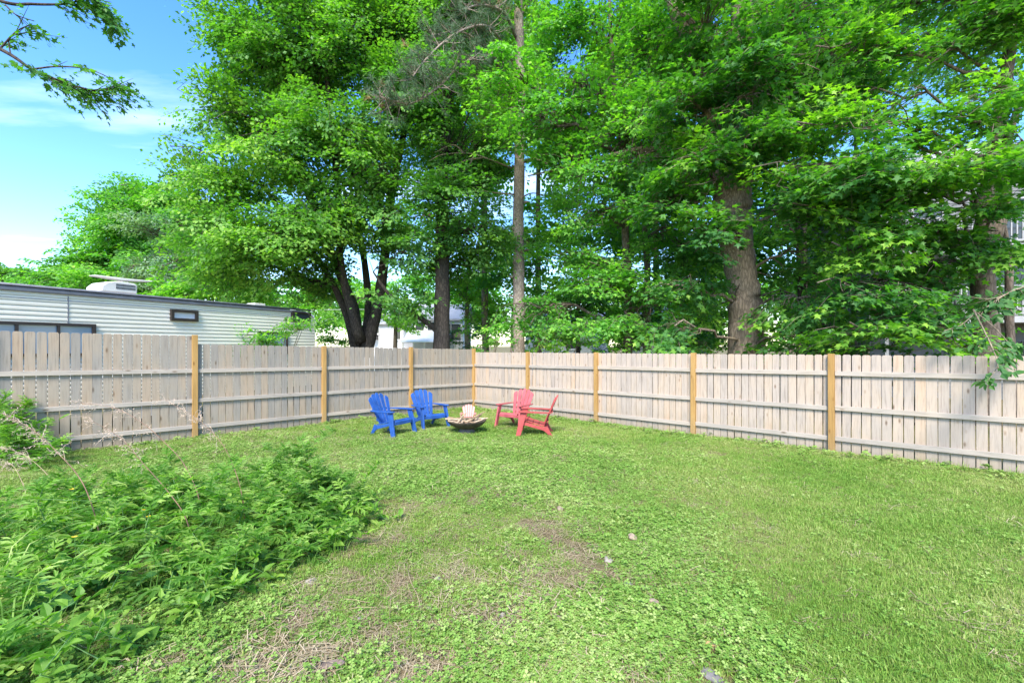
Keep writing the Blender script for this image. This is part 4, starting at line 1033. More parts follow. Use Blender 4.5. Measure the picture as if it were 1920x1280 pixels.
# roof air conditioner
uA, uB = side_u(153) + .44, side_u(250) + .18
LA_ = (uB - uA); uc = (uA + uB) / 2; oc = -0.55
acb = cpt(uc, ZR + .10, oc)
hgt = 0.27
mb = MB(OC)
outl = [(-LA_ / 2, 0), (LA_ / 2, 0), (LA_ / 2, hgt * .82), (LA_ / 2 - .06, hgt * .93), (-LA_ / 2 + .35, hgt), (-LA_ / 2 + .12, hgt * .85), (-LA_ / 2 + .01, hgt * .45)]
mb.prism(outl, acb + N3 * .35, D3, Z3, -N3, .7)
ac = mb.build('air_conditioner', M['ac_plastic'], camper, bevel=.03, segs=3, smooth=False)
for row in (0, 1):
    for k in range(17):
        mb = MB(OC); mb.box(acb + N3 * .351 + D3 * (-.10 * LA_ + k * .0330 * LA_) + Z3 * (hgt * (.40 + .26 * row)), (.0165 * LA_, .012, hgt * .20), (D3, N3, Z3)); mb.build('vent_slot', M['dark'], ac)
# the wing-shaped roof antenna
an = cpt(side_u(200) + .75, ZR + .10, -1.0)
mb = MB(OC); mb.tube([an, an + Z3 * .38], .02, 6); mb.tube([an + D3 * .22, an + D3 * .12 + Z3 * .38], .015, 6); mast = mb.build('antenna_mast', M['blind'], camper)
mb = MB(OC); top = an + Z3 * .40
mb.prism([(-.60, .02), (-.05, -.02), (.1, -.02), (.62, .03), (.62, .05), (.1, .035), (-.05, .035), (-.60, .04)], top + N3 * .14, D3, Z3, -N3, .28)
mb.build('antenna_wing', M['ac_plastic'], mast, bevel=.01)
for du in (1.6,):
    p_ = cpt(-3.0 + du, ZR + .1, -1.1); mb = MB(OC); mb.box(p_ + Z3 * .06, (.4, .4, .14), (D3, N3, Z3)); mb.build('roof_vent', M['ac_plastic'], camper, bevel=.02)
# wheels (behind the fence)
M['tyre'] = flat_mat('tyre_rubber', (0.02, 0.02, 0.02), 0.8)
for u_ in (-4.2, -5.1):
    c = cpt(u_, float(ground_z(*(RR + DD * u_))) + .34, -.16)
    mb = MB(OC); mb.tube([c - N3 * .1, c + N3 * .1], .34, 20); wh = mb.build('wheel', M['tyre'], camper)
    mb = MB(OC); mb.tube([c + N3 * .08, c + N3 * .112], .19, 16); mb.build('rim', M['blind'], wh)
for u_ in (-.5, -8.9):
    g_ = float(ground_z(*(RR + DD * u_)))
    mb = MB(OC); mb.box(cpt(u_, (g_ + ZB) / 2, -.5), (.08, .08, ZB - g_ + .02), (D3, N3, Z3)); mb.build('jack', M['dark'], camper)

# ================================================================ GARDEN CHAIRS
M['blue'] = flat_mat('blue_plastic', (0.018, 0.08, 0.31), 0.5, 0.22, 7, spec=.4)
M['red'] = flat_mat('faded_red_plastic', (0.38, 0.085, 0.095), 0.55, 0.22, 7, spec=.4)
M['red2'] = flat_mat('red_plastic', (0.36, 0.06, 0.058), 0.55, 0.22, 7, spec=.4)
M['pink'] = flat_mat('pink_plastic', (0.58, 0.22, 0.21), 0.5, 0.08, 3, spec=.4)

def chair(label, mat, loc, facing, s=1.0, nslat=5, group=None):
    ang = math.atan2(facing[1], facing[0]) + math.pi / 2
    root = empty('garden_chair', loc, ang, label, 'chair', group)
    root.scale = (s, s, s)
    X = np.array([1.0, 0, 0]); Y = np.array([0, 1.0, 0]); Z = np.array([0, 0, 1.0])
    # fan-shaped back
    bd = unit(np.array([0, 0.30, 0.68])); bn = np.cross(X, bd)          # along the back, out of its face
    b0 = np.array([0, 0.19, 0.235])
    for i in range(nslat):
        k = i - (nslat - 1) / 2; kk = k / ((nslat - 1) / 2)
        Lb = 0.735 - 0.10 * kk * kk
        wb, wt = 0.38 / nslat, 0.60 / nslat
        xb, xt = k * wb * 1.02, k * wt * 1.02
        gapw = 0.006
        pts = []
        wt2 = wt / 2 - gapw; wb2 = wb / 2 - gapw * .6
        pts += [(xb - wb2, 0), (xb + wb2, 0), (xt + wt2, Lb - .03 - .02 * max(0, kk))]
        for q in (0.6, 0.2, -0.2, -0.6): pts.append((xt + wt2 * q, Lb + .012 * (1 - abs(q)) - 0.03 * kk * q))
        pts.append((xt - wt2, Lb - .03 + .02 * min(0, kk)))
        mb = MB(); mb.prism(pts, b0 + bn * (0.012 - 0.02 * (1 - kk * kk)), X, bd, bn, 0.02)
        mb.build('back_slat', mat, root, bevel=.004)
    mb = MB()      # ribs that join the slats behind
    for q, w_ in ((0.12, .40), (0.36, .46)):
        mb.box(b0 + bd * q - bn * .022, (w_, .05, .022), (X, bd, bn))
    mb.build('back_brace', mat, root, bevel=.004)
    # seat
    prof = [(-0.36, 0.335), (-0.33, 0.372), (-0.20, 0.352), (-0.07, 0.312), (0.06, 0.276), (0.19, 0.245)]
    for (ya, za), (yb, zb) in zip(prof[1:-1], prof[2:]):
        d = unit(np.array([0, yb - ya, zb - za])); nn = np.cross(X, d); Ls = math.hypot(yb - ya, zb - za)
        mb = MB(); mb.box(np.array([0, (ya + yb) / 2, (za + zb) / 2]), (.50, Ls - .009, .022), (X, d, nn)); mb.build('seat_slat', mat, root, bevel=.005)
    mb = MB(); mb.prism([(-.345, .372), (-.375, .35), (-.375, .275), (-.35, .275), (-.35, .345), (-.33, .355)], (-.25, 0, 0), Y, Z, X, .5); mb.build('front_apron', mat, root, bevel=.004)
    for sx in (-1, 1):
        # side rail that curves down into the splayed rear leg
        mb = MB()
        out = [(-.36, .35), (-.2, .33), (.0, .275), (.17, .235), (.26, .215), (.31, .235), (.25, .30), (.30, .16), (.40, .0), (.325, .0), (.22, .13), (.13, .185), (-.0, .205), (-.2, .255), (-.36, .275)]
        out = [(-.36, .345), (-.2, .325), (.0, .27), (.17, .232), (.255, .25), (.315, .13), (.395, .0), (.315, .0), (.235, .10), (.16, .155), (.0, .195), (-.2, .25), (-.36, .275)]
        mb.prism(out, (sx * .262 - .014, 0, 0), Y, Z, X, .028); mb.build('rear_leg', mat, root, bevel=.004)
        # front leg, slanting forward and out
        t0, t1 = np.array([sx * .305, -.27, .545]), np.array([sx * .345, -.40, 0.0])
        mb = MB(); p = []
        for q, wy, wx in ((t1, .052, .022), (t0, .068, .022)):
            p += [q + [-wx, -wy, 0], q + [wx, -wy, 0], q + [wx, wy, 0], q + [-wx, wy, 0]]
        mb.hexa(p); mb.build('front_leg', mat, root, bevel=.006)
        # arm
        o_ = [(-.05, -.37), (.035, -.385), (.075, -.35), (.075, -.05), (.055, .20), (.02, .33), (-.04, .33), (-.045, .05)]
        o_ = [(sx * a, b_) for a, b_ in o_]
        mb = MB(); mb.prism(o_, (sx * .305, 0, .546), X, unit(np.array([0, 1, -.03])), Z, .024); mb.build('armrest', mat, root, bevel=.005)
    return root

def at(px, py):
    return PXG(px, py)
chair('blue slatted garden chair nearest the camper side, angled towards the fire bowl', M['blue'], at(734, 814), (0.86, -0.50), .95)
chair('blue slatted garden chair in front of the fence post, closer to the fire bowl', M['blue'], at(804, 801), (0.60, -0.80), .95)
chair('faded red slatted garden chair facing out from the fence, farther of the red pair', M['red'], at(967, 799), (-0.52, -0.85), .94)
chair('red slatted garden chair seen from its side, nearer of the red pair', M['red2'], at(1006, 814), (-0.99, 0.10), .94)
chair('small pink child-sized chair behind the fire bowl', M['pink'], at(878, 797), (0.05, -1.0), 0.52)

# ================================================================ FIRE BOWL
M['iron'] = flat_mat('rusty_iron', (0.085, 0.068, 0.05), 0.75, 0.45, 9, metal=0.3, bump=.3)
M['stone_base'] = flat_mat('grey_stone_ring', (0.15, 0.14, 0.125), 0.9, 0.25, 12, bump=.5)
FB = at(875, 812)
bowl = empty('fire_bowl', FB, 0.2, 'wide shallow iron fire bowl on a low grey foot between the chairs', 'fire bowl')
bowl.scale = (.92, .92, .86)
prof = [(0.06, .125), (.16, .14), (.27, .18), (.37, .245), (.42, .29), (.445, .325), (.455, .328), (.453, .315), (.43, .28), (.38, .22), (.28, .158), (.17, .118), (.05, .105)]
mb = MB(); mb.lathe(prof, 40, wob=lambda a: .02 * math.cos(2 * a)); mb.add([(0.06 * math.cos(a), .06 * math.sin(a), .124) for a in np.arange(8) * math.pi / 4], [tuple(range(8))])
mb.build('bowl', M['iron'], bowl, smooth=True)
mb = MB(); mb.lathe([(.23, -.03), (.24, .0), (.20, .05), (.16, .09), (.15, .112), (.05, .118)], 24); mb.build('foot', M['stone_base'], bowl, smooth=False)
M['stick'] = [flat_mat('dry_stick', c_, .85, .3, 14, bump=.3) for c_ in ((0.24, 0.165, 0.10), (0.15, 0.105, 0.07), (0.36, 0.275, 0.185))]
sticks = [((-.50, -.02, .36), (.05, -.06, .30), .020, 2), ((-.46, .10, .37), (-.05, .04, .29), .026, 0), ((-.30, -.16, .30), (-.02, .16, .27), .024, 1), ((-.20, -.22, .28), (-.02, .05, .50), .020, 2), ((-.10, -.24, .28), (-.04, .10, .33), .024, 2),
          ((-.30, .02, .28), (.22, -.18, .28), .022, 0), ((-.02, -.2, .26), (.42, .10, .52), .017, 0), ((.02, -.16, .27), (.30, .2, .40), .022, 1), ((.0, .12, .28), (.44, .0, .37), .024, 2), ((.1, -.12, .26), (.50, -.02, .38), .018, 2), ((-.36, .16, .33), (.2, .22, .30), .022, 0), ((-.12, -.05, .27), (-.16, .1, .50), .016, 0), ((.05, .2, .30), (.34, .16, .44), .016, 1), ((-.42, -.12, .33), (-.1, -.2, .27), .018, 2)]
slab = ['pale stick jutting out over the left rim of the fire bowl', 'thick brown stick lying along the left rim of the fire bowl', 'dark short stick lying crosswise in the left of the bowl', 'pale stick standing up against the pink chair', 'pale cut stick lying front to back in the bowl', 'brown stick lying low along the front of the bowl',
        'brown stick sticking up highest towards the right', 'dark stick leaning to the back right of the bowl', 'pale thick stick pointing at the right rim of the bowl', 'pale stick jutting out over the right rim of the bowl', 'brown long stick lying at the back of the bowl', 'thin brown stick standing upright behind the others', 'thin dark stick at the back right of the bowl', 'pale short stick at the front left of the bowl']
for (a, c, r_, mi), lb in zip(sticks, slab):
    a, c = np.array(a) * [.92, .92, .86] + FB, np.array(c) * [.92, .92, .86] + FB
    pth = bez(a, c, 0.02, 6, .012)
    mb = MB(a); mb.tube(pth, np.linspace(r_, r_ * .7, 6) * rng.uniform(.9, 1.1, 6), 7, wob=.15)
    o = mb.build('stick', M['stick'][mi]); o.location = a
    tag(o, lb, 'stick', 'sticks in the fire bowl')

# ================================================================ LAWN AND WEEDS
def make_instancer(name, pts, rot, scl, idx, protos, label, cat):
    me = bpy.data.meshes.new(name)
    me.vertices.add(len(pts)); me.vertices.foreach_set("co", np.asarray(pts, np.float32).ravel())
    a = me.attributes.new('rot', 'FLOAT_VECTOR', 'POINT'); a.data.foreach_set("vector", np.asarray(rot, np.float32).ravel())
    a = me.attributes.new('scl', 'FLOAT', 'POINT'); a.data.foreach_set("value", np.asarray(scl, np.float32))
    a = me.attributes.new('idx', 'INT', 'POINT'); a.data.foreach_set("value", np.asarray(idx, np.int32))
    pc = bpy.data.collections.new(name + '_kinds')
    for i, pm in enumerate(protos):
        po = bpy.data.objects.new('%s_%02d' % (name, i), pm); pc.objects.link(po)
    ng = bpy.data.node_groups.new(name, 'GeometryNodeTree')
    ng.interface.new_socket('Geometry', in_out='INPUT', socket_type='NodeSocketGeometry')
    ng.interface.new_socket('Geometry', in_out='OUTPUT', socket_type='NodeSocketGeometry')
    N = ng.nodes; L = ng.links
    gi, go = N.new('NodeGroupInput'), N.new('NodeGroupOutput')
    ci = N.new('GeometryNodeCollectionInfo'); ci.inputs['Collection'].default_value = pc
    ci.inputs['Separate Children'].default_value = True; ci.inputs['Reset Children'].default_value = True
    iop = N.new('GeometryNodeInstanceOnPoints'); iop.inputs['Pick Instance'].default_value = True
    def na(nm, ty):
        q = N.new('GeometryNodeInputNamedAttribute'); q.data_type = ty; q.inputs['Name'].default_value = nm; return q.outputs[0]
    L.new(gi.outputs[0], iop.inputs['Points']); L.new(ci.outputs[0], iop.inputs['Instance'])
    L.new(na('idx', 'INT'), iop.inputs['Instance Index']); L.new(na('rot', 'FLOAT_VECTOR'), iop.inputs['Rotation']); L.new(na('scl', 'FLOAT'), iop.inputs['Scale'])
    L.new(iop.outputs[0], go.inputs[0])
    o = link(name, me); md = o.modifiers.new('scatter', 'NODES'); md.node_group = ng
    return tag(o, label, cat, kind='stuff')

def grass_mat(name, stops, trans=.3):
    m, n, l, b = new_mat(name)
    oi = n.new('ShaderNodeObjectInfo'); ge = n.new('ShaderNodeNewGeometry')
    nz = n.new('ShaderNodeTexNoise'); nz.inputs['Scale'].default_value = 0.55; nz.inputs['Detail'].default_value = 4
    l.new(ge.outputs['Position'], nz.inputs['Vector'])
    at_ = n.new('ShaderNodeAttribute'); at_.attribute_name = 'tint'
    a = n.new('ShaderNodeMath'); a.operation = 'MULTIPLY_ADD'; a.inputs[1].default_value = 1.3; a.inputs[2].default_value = -0.52
    l.new(nz.outputs['Fac'], a.inputs[0])
    c = n.new('ShaderNodeMath'); c.operation = 'MULTIPLY_ADD'; c.inputs[1].default_value = .45
    l.new(oi.outputs['Random'], c.inputs[0]); l.new(a.outputs[0], c.inputs[2])
    d = n.new('ShaderNodeMath'); d.operation = 'MULTIPLY_ADD'; d.inputs[1].default_value = .55
    l.new(at_.outputs['Fac'], d.inputs[0]); l.new(c.outputs[0], d.inputs[2])
    rp = ramp(n, stops); l.new(d.outputs[0], rp.inputs[0]); l.new(rp.outputs[0], b.inputs['Base Color'])
    b.inputs['Roughness'].default_value = .55; b.inputs['Specular IOR Level'].default_value = .3
    tr = n.new('ShaderNodeBsdfTranslucent'); l.new(rp.outputs[0], tr.inputs['Color'])
    ms = n.new('ShaderNodeMixShader'); ms.inputs[0].default_value = trans
    l.new(b.outputs[0], ms.inputs[1]); l.new(tr.outputs[0], ms.inputs[2]); l.new(ms.outputs[0], n['Material Output'].inputs['Surface'])
    return m
M['grass'] = grass_mat('grass_blade', [(0.0, (0.112, 0.251, 0.031)), (0.35, (0.174, 0.332, 0.045)), (0.65, (0.241, 0.379, 0.065)), (1.0, (0.393, 0.437, 0.149))])
M['clover'] = grass_mat('clover_leaf', [(0.0, (0.113, 0.248, 0.038)), (0.4, (0.175, 0.340, 0.053)), (0.75, (0.248, 0.398, 0.083)), (1.0, (0.372, 0.473, 0.154))])
M['under'] = grass_mat('undergrowth_leaf', [(0.0, (0.075, 0.183, 0.033)), (0.5, (0.135, 0.286, 0.044)), (1.0, (0.270, 0.411, 0.077))])
M['thatch'] = grass_mat('dead_thatch', [(0.0, (0.19, 0.14, 0.085)), (0.5, (0.30, 0.235, 0.14)), (1.0, (0.46, 0.385, 0.26))], .1)

def tuft(nb, hmin, hmax, spread, width, lean, mat):
    V, Tt, A = [], [], []
    for k in range(nb):
        b0 = np.array([rng.normal(0, spread), rng.normal(0, spread), -.004])
        a = rng.uniform(0, 2 * math.pi); h = rng.uniform(hmin, hmax); ln = rng.uniform(.1, 1) * lean
        d = np.array([math.cos(a), math.sin(a), 0]); s = np.array([-d[1], d[0], 0]) * width * rng.uniform(.7, 1.3) / 2
        m1 = b0 + d * h * ln * .35 + [0, 0, h * .6]; m2 = b0 + d * h * ln + [0, 0, h * (1 - .35 * ln)]
        o = len(V); V += [b0 - s, b0 + s, m1 + s * .8, m1 - s * .8, m2]; Tt += [(o, o + 1, o + 2), (o, o + 2, o + 3), (o + 3, o + 2, o + 4)]
        A += [rng.random()] * 5
    return np_mesh('tuft', np.array(V), np.array(Tt), mat, {'tint': A})
def clover(nl, spread, hmax, sz, mat):
    V, Tt, A = [], [], []
    for k in range(nl):
        c = np.array([rng.normal(0, spread), rng.normal(0, spread), rng.uniform(.25, 1) * hmax])
        t = rng.random(); nr = unit(np.array([rng.normal(0, .35), rng.normal(0, .35), 1])); a0 = rng.uniform(0, 6.28); s = sz * rng.uniform(.6, 1.2)
        e1 = unit(np.cross(nr, [0, 1, 0.1])); e2 = np.cross(nr, e1)
        for j in range(3):
            a = a0 + j * 2.094; d = e1 * math.cos(a) + e2 * math.sin(a); q = np.cross(nr, d)
            o = len(V)
            V += [c, c + s * (d * .5 + q * .42) + nr * s * .12, c + s * (d * .95 + q * .28), c + s * (d * .95 - q * .28), c + s * (d * .5 - q * .42) + nr * s * .12]
            Tt += [(o, o + 1, o + 2), (o, o + 2, o + 3), (o, o + 3, o + 4)]; A += [t] * 5
    return np_mesh('clover', np.array(V), np.array(Tt), mat, {'tint': A})
def rosette(nl, L, wid, mat, lift=.35):
    V, Tt, A = [], [], []
    tv, tt = T_OV
    for k in range(nl):
        a = 2.4 * k + rng.normal(0, .3); d = unit(np.array([math.cos(a), math.sin(a), rng.uniform(.05, lift * 2)])); nr = unit(np.array([-d[0] * .4, -d[1] * .4, 1])); lt = np.cross(d, nr); s = L * rng.uniform(.6, 1.1)
        o = len(V)
        for x, y, z in tv: V.append(lt * x * s * wid + d * y * s + nr * (z - .25 * y * y) * s)
        Tt += [tuple(i + o for i in f) for f in tt]; A += [rng.random()] * len(tv)
    return np_mesh('rosette', np.array(V), np.array(Tt), mat, {'tint': A})
def litter(nb, spread, Lm, mat):
    V, Tt, A = [], [], []
    for k in range(nb):
        c = np.array([rng.normal(0, spread), rng.normal(0, spread), rng.uniform(.004, .03)]); a = rng.uniform(0, 6.28); L = rng.uniform(.3, 1) * Lm
        d = np.array([math.cos(a), math.sin(a), rng.normal(0, .15)]) * L / 2; s = np.array([-math.sin(a), math.cos(a), 0]) * rng.uniform(.0009, .0022)
        o = len(V); V += [c - d - s, c - d + s, c + d + s, c + d - s]; Tt += [(o, o + 1, o + 2), (o, o + 2, o + 3)]; A += [rng.random()] * 4
    return np_mesh('litter', np.array(V), np.array(Tt), mat, {'tint': A})

grass_protos = [tuft(34, .02, .05, .038, .0042, 1.1, M['grass']) for _ in range(4)] + [tuft(30, .03, .075, .035, .0045, 1.3, M['grass']) for _ in range(2)]
clover_protos = [clover(20, .046, .042, .013, M['clover']) for _ in range(3)] + [clover(13, .045, .055, .019, M['clover']) for _ in range(2)] + [rosette(8, .07, .8, M['clover']), rosette(6, .09, .55, M['clover'])]
litter_protos = [litter(26, .06, .09, M['thatch']) for _ in range(3)] + [litter(18, .06, .15, M['thatch'])]

def in_yard(x, y, margin=0.03):
    p = np.stack([x, y], -1) - CORNER
    return ((p @ RN) > margin) & ((p @ LN) > margin)
def sample_yard(n, ymin=0.9, ymax=14.6, power=1.0):
    """points over the yard, thinner with distance"""
    out = []
    tot = 0
    while tot < n:
        y = ymin + (ymax - ymin) * rng.random(n) ** power
        x = rng.uniform(-1, 1, n) * (1.22 * y + 1.6)
        keep = in_yard(x, y)
        out.append(np.stack([x[keep], y[keep]], -1)); tot += keep.sum()
    return np.vstack(out)[:n]
def bell(x, y, cx, cy_, sx, sy, rot=0.0):
    dx, dy = x - cx, y - cy_; c, s = math.cos(rot), math.sin(rot)
    u, v = dx * c + dy * s, -dx * s + dy * c
    return np.exp(-(u / sx) ** 2 - (v / sy) ** 2)
# masks of the lawn: bare strip, clover patches, thin mown part before the weeds
def bare(x, y):
    p1, p2 = PXG(1000, 985), PXG(1150, 1080); mx_, my_ = (p1[0] + p2[0]) / 2, (p1[1] + p2[1]) / 2
    ang = math.atan2(p2[1] - p1[1], p2[0] - p1[0])
    d = 1.9 * bell(x, y, mx_, my_, .55, .12, ang)
    w = np.zeros_like(x)
    for px, py, s, k in ((880, 1080, .4, .5), (930, 1160, .35, .5), (1010, 1080, .4, .5), (600, 1160, .35, .7), (760, 1240, .35, .6), (700, 1100, .45, .75), (735, 1180, .3, .8), (1000, 985, .2, .9), (640, 1215, .3, .75), (520, 1250, .3, .7), (820, 1245, .25, .65), (700, 1015, .4, .6), (790, 940, .5, .5), (470, 1215, .25, .65), (900, 930, .6, .4), (380, 1250, .2, .6), (1060, 900, .6, .35), (860, 1200, .3, .5), (1240, 1270, .3, .3)):
        q = PXG(px, py); w = np.maximum(w, k * bell(x, y, q[0], q[1], s, s * .7))
    fine = np.clip((vnoise(x + 9, y + 4, 5.5) * .6 + vnoise(x + 2, y + 8, 13.0) * .5 - .28) * 2.6, 0, 1.5)
    d = d * (.6 + .6 * vnoise(x + 9, y + 4, 6.0)) + 1.4 * w * fine
    return np.clip(d + .35 * np.clip(vnoise(x + 31, y + 7, 2.2) - .62, 0, 1) * (y < 8) * (x < 1.2), 0, 1)
STONE_SPOTS = [(1050, 956, .05), (1187, 1010, .05), (1226, 1133, .07), (1140, 1050, .05), (1210, 1104, .04), (942, 1152, .03), (820, 1086, .03), (805, 1142, .035), (582, 1090, .045), (1335, 1266, .085), (1330, 1214, .05), (1045, 1158, .05), (620, 1256, .08), (1178, 1094, .05)]
def clear(x, y):
    c = np.ones_like(x)
    for px, py, r_ in STONE_SPOTS:
        q = PXG(px, py); c = np.where(np.hypot(x - q[0], y - q[1] + r_ * .5) < r_ + .025, 0.0, c)
    return c
def clov(x, y):
    d = np.clip(vnoise(x + 3, y + 14, .55) * 1.1 - .30, 0, 1) * (x < y * .35 + .6)
    for px, py, sx, sy in ((1200, 1040, .42, .30), (1150, 1200, .60, .36), (1300, 1160, .4, .3), (980, 1240, .4, .25), (1240, 1000, .3, .4), (1000, 900, 1.5, .8), (640, 900, 1.4, .8), (860, 850, 2, 1.2)):
        q = PXG(px, py); d = d + .75 * bell(x, y, q[0], q[1], sx, sy)
    return np.clip(d * (0.6 + .7 * vnoise(x, y + 40, 2.6)), 0, 1)

def scatter_on(n, prob, power, name, protos, weights, smin, smax, label, cat, tilt=.15, far_scale=0.05, ymax=14.6):
    p = sample_yard(n, power=power, ymax=ymax)
    keep = rng.random(len(p)) < prob(p[:, 0], p[:, 1]) * clear(p[:, 0], p[:, 1]); p = p[keep]; k = len(p)
    z = ground_z(p[:, 0], p[:, 1]) + .002
    rot = np.stack([rng.normal(0, tilt, k), rng.normal(0, tilt, k), rng.uniform(0, 6.283, k)], -1)
    scl = rng.uniform(smin, smax, k) * (.7 + .65 * vnoise(p[:, 0] + 17, p[:, 1] + 3, 1.7)) * (1 + far_scale * np.clip(p[:, 1] - 3, 0, None))
    idx = rng.choice(len(protos), k, p=np.array(weights) / sum(weights))
    return make_instancer(name, np.column_stack([p, z]), rot, scl, idx, protos, label, cat)

scatter_on(104000, lambda x, y: np.clip(1.0 - 1.02 * bare(x, y) - .45 * clov(x, y), .06, 1), 1.2, 'lawn_grass', grass_protos, [3, 3, 3, 3, .8, .8], .5, 1.0, 'short mown yellow-green grass over the whole yard', 'grass')
scatter_on(82000, lambda x, y: np.clip(.03 + .05 * (x < y * .3) + .85 * clov(x, y) - .75 * bare(x, y), .02, .9), 1.3, 'clover_cover', clover_protos, [4, 4, 4, 2, 2, .5, .35], .6, 1.15, 'low clover and broad weeds mixed into the mown lawn', 'clover', .1, .0)
scatter_on(30000, lambda x, y: np.clip(.05 + .16 * (x < .9) + .14 * (vnoise(x + 5, y, .9) > .5) * (x < 1.5) + .6 * bare(x, y), .04, .7), 1.3, 'straw_litter', litter_protos, [1, 1, 1, .5], .5, 1.1, 'dry mown straw and thatch lying over the thin lawn', 'straw', .08, .05)

# leafy weeds along the feet of the fences
fw = []
for d_, n_, tmax, w_ in ((RDIR, RN, 13.5, .30), (LDIR, LN, 10.0, .14)):
    k = int(tmax * (46 if w_ > .2 else 26)); t = rng.uniform(.2, tmax, k); o_ = np.abs(rng.normal(0, w_, k)) + .05
    fw.append(CORNER + d_ * t[:, None] + n_ * o_[:, None])
fw = np.vstack(fw); k = len(fw)
edge_protos = [rosette(9, .085, .8, M['clover'], .7), rosette(7, .11, .6, M['clover'], .9), clover(22, .06, .10, .03, M['clover']), tuft(26, .06, .16, .03, .005, 1.2, M['grass']), litter(22, .07, .16, M['thatch'])]
make_instancer('fence_foot_weeds', np.column_stack([fw, ground_z(fw[:, 0], fw[:, 1])]), np.stack([rng.normal(0, .12, k), rng.normal(0, .12, k), rng.uniform(0, 6.28, k)], -1), rng.uniform(.5, 1.15, k), rng.choice(5, k, p=[.22, .12, .28, .16, .22]), edge_protos, 'leafy weeds and litter along the feet of the fence', 'weeds')

# --- mugwort: pinnate leaves, each plant its own thing
def mug_leaf(L, nl, mat, seed):
    r_ = np.random.default_rng(seed); V, Tt = [], []
    def blade(b0, d, ln, w):
        s = np.array([-d[1], d[0], 0]) * w
        o = len(V); mid = b0 + d * ln * .42; tip = b0 + d * ln
        V.extend([(b0[0], b0[1], 0), (*(mid + s)[:2], .04 * ln), (tip[0], tip[1], -.12 * ln), (*(mid - s)[:2], .04 * ln)])
        Tt.extend([(o, o + 1, o + 2), (o, o + 2, o + 3)])
    blade(np.array([0, 0, 0.]), np.array([0, 1., 0]), L, L * .085)
    for k in range(nl):
        f = .22 + .58 * k / max(nl - 1, 1); ln = L * (.60 - .30 * abs(f - .45)) * r_.uniform(.85, 1.15)
        for sx in (-1, 1):
            a = math.radians(58 - 22 * f) ; d = np.array([sx * math.sin(a), math.cos(a), 0])
            blade(np.array([0, L * f, 0.]), d, ln, ln * .15)
            if ln > L * .3:
                d2 = np.array([sx * math.sin(a + .55), math.cos(a + .55), 0]); blade(np.array([0, L * f, 0.]) + d * ln * .4, d2, ln * .45, ln * .085)
    V = np.array(V, float); V[:, 2] += -.38 * V[:, 1] ** 2 / L - .4 * V[:, 0] ** 2 / L
    return np_mesh('leaf', V, np.array(Tt), mat)
MUG = [mug_leaf(.15, 3, M['mugwort'], 1), mug_leaf(.13, 2, M['mugwort'], 2), mug_leaf(.11, 2, M['mugwort'], 3), mug_leaf(.16, 3, M['mugwort'], 4)]
STEMS = []
for k in range(5):
    q = np.array([[rng.normal(0, .03) * i, rng.normal(0, .03) * i, i / 5] for i in range(6)]); q[0] = 0
    mb = MB(); mb.tube(q, np.linspace(.0055, .0025, 6), 5); STEMS.append((mb.mesh('stem', M['weed_stem'], smooth=True), q))
def mugwort(loc, h, label, group, nleaf=None, lscale=1.0, LM=None, name='mugwort_plant'):
    LM = LM or MUG
    root = empty(name, loc, rng.uniform(0, 6.28), label, 'weed', group)
    sm, q = STEMS[int(rng.integers(5))]
    lean = rng.normal(0, .10, 2)
    st = link('stem', sm, root, None, (lean[0], lean[1], 0), (1, 1, h))
    Rm = Matrix.Rotation(lean[1], 3, 'Y') @ Matrix.Rotation(lean[0], 3, 'X')
    nl = nleaf or int(12 + h * 20)
    for k in range(nl):
        f = .10 + .90 * (k / (nl - 1)) ** .8
        fi = min(f * 5, 4.999); i = int(fi); p = q[i] + (q[i + 1] - q[i]) * (fi - i)
        pos = Rm @ Vector((p[0], p[1], p[2] * h))
        az = k * 2.40 + rng.normal(0, .25)
        up = .38 + .75 * f ** 1.6 + rng.normal(0, .2)       # young leaves at the tip stand upright
        s = (1.1 - .5 * f ** 2) * rng.uniform(.8, 1.25) * lscale
        link('leaf', LM[int(rng.integers(len(LM)))], root, pos, Matrix.Rotation(az, 3, 'Z').to_4x4().to_euler() if False else (Matrix.Rotation(az, 3, 'Z') @ Matrix.Rotation(up, 3, 'X') @ Matrix.Rotation(rng.normal(0, .25), 3, 'Y')).to_euler(), (s, s, s))
    return root
poly = np.array([PXG(a, b_)[:2] for a, b_ in ((700, 975), (640, 1020), (560, 1065), (450, 1110), (360, 1160), (250, 1215), (150, 1290), (-60, 1330), (-160, 1150), (-120, 1010), (120, 965), (300, 955), (430, 940), (560, 925), (660, 935))])
def in_poly(p, poly):
    x, y = p; c = False; n_ = len(poly)
    for i in range(n_):
        (x0, y0), (x1, y1) = poly[i], poly[i - 1]
        if (y0 > y) != (y1 > y) and x < (x1 - x0) * (y - y0) / (y1 - y0) + x0: c = not c
    return c
pts_m = []
tries = 0
while len(pts_m) < 78 and tries < 20000:
    tries += 1
    p = np.array([rng.uniform(poly[:, 0].min(), poly[:, 0].max()), rng.uniform(poly[:, 1].min(), poly[:, 1].max())])
    if in_poly(p, poly) and all(np.hypot(*(p - q)) > .215 for q in pts_m): pts_m.append(p)
def edge_dist(p):
    best = 9
    for i in range(len(poly)):
        a, c = poly[i - 1], poly[i]; t = np.clip(np.dot(p - a, c - a) / np.dot(c - a, c - a), 0, 1); best = min(best, np.linalg.norm(p - a - (c - a) * t))
    return best
for p in pts_m:
    h = (.28 + .42 * min(edge_dist(p), .7)) * rng.uniform(.65, 1.35)
    z = float(ground_z(*p))
    mugwort((p[0], p[1], z), h, 'feathery green mugwort plant in the weed patch at the lower left', 'mugwort plants in the weed patch')
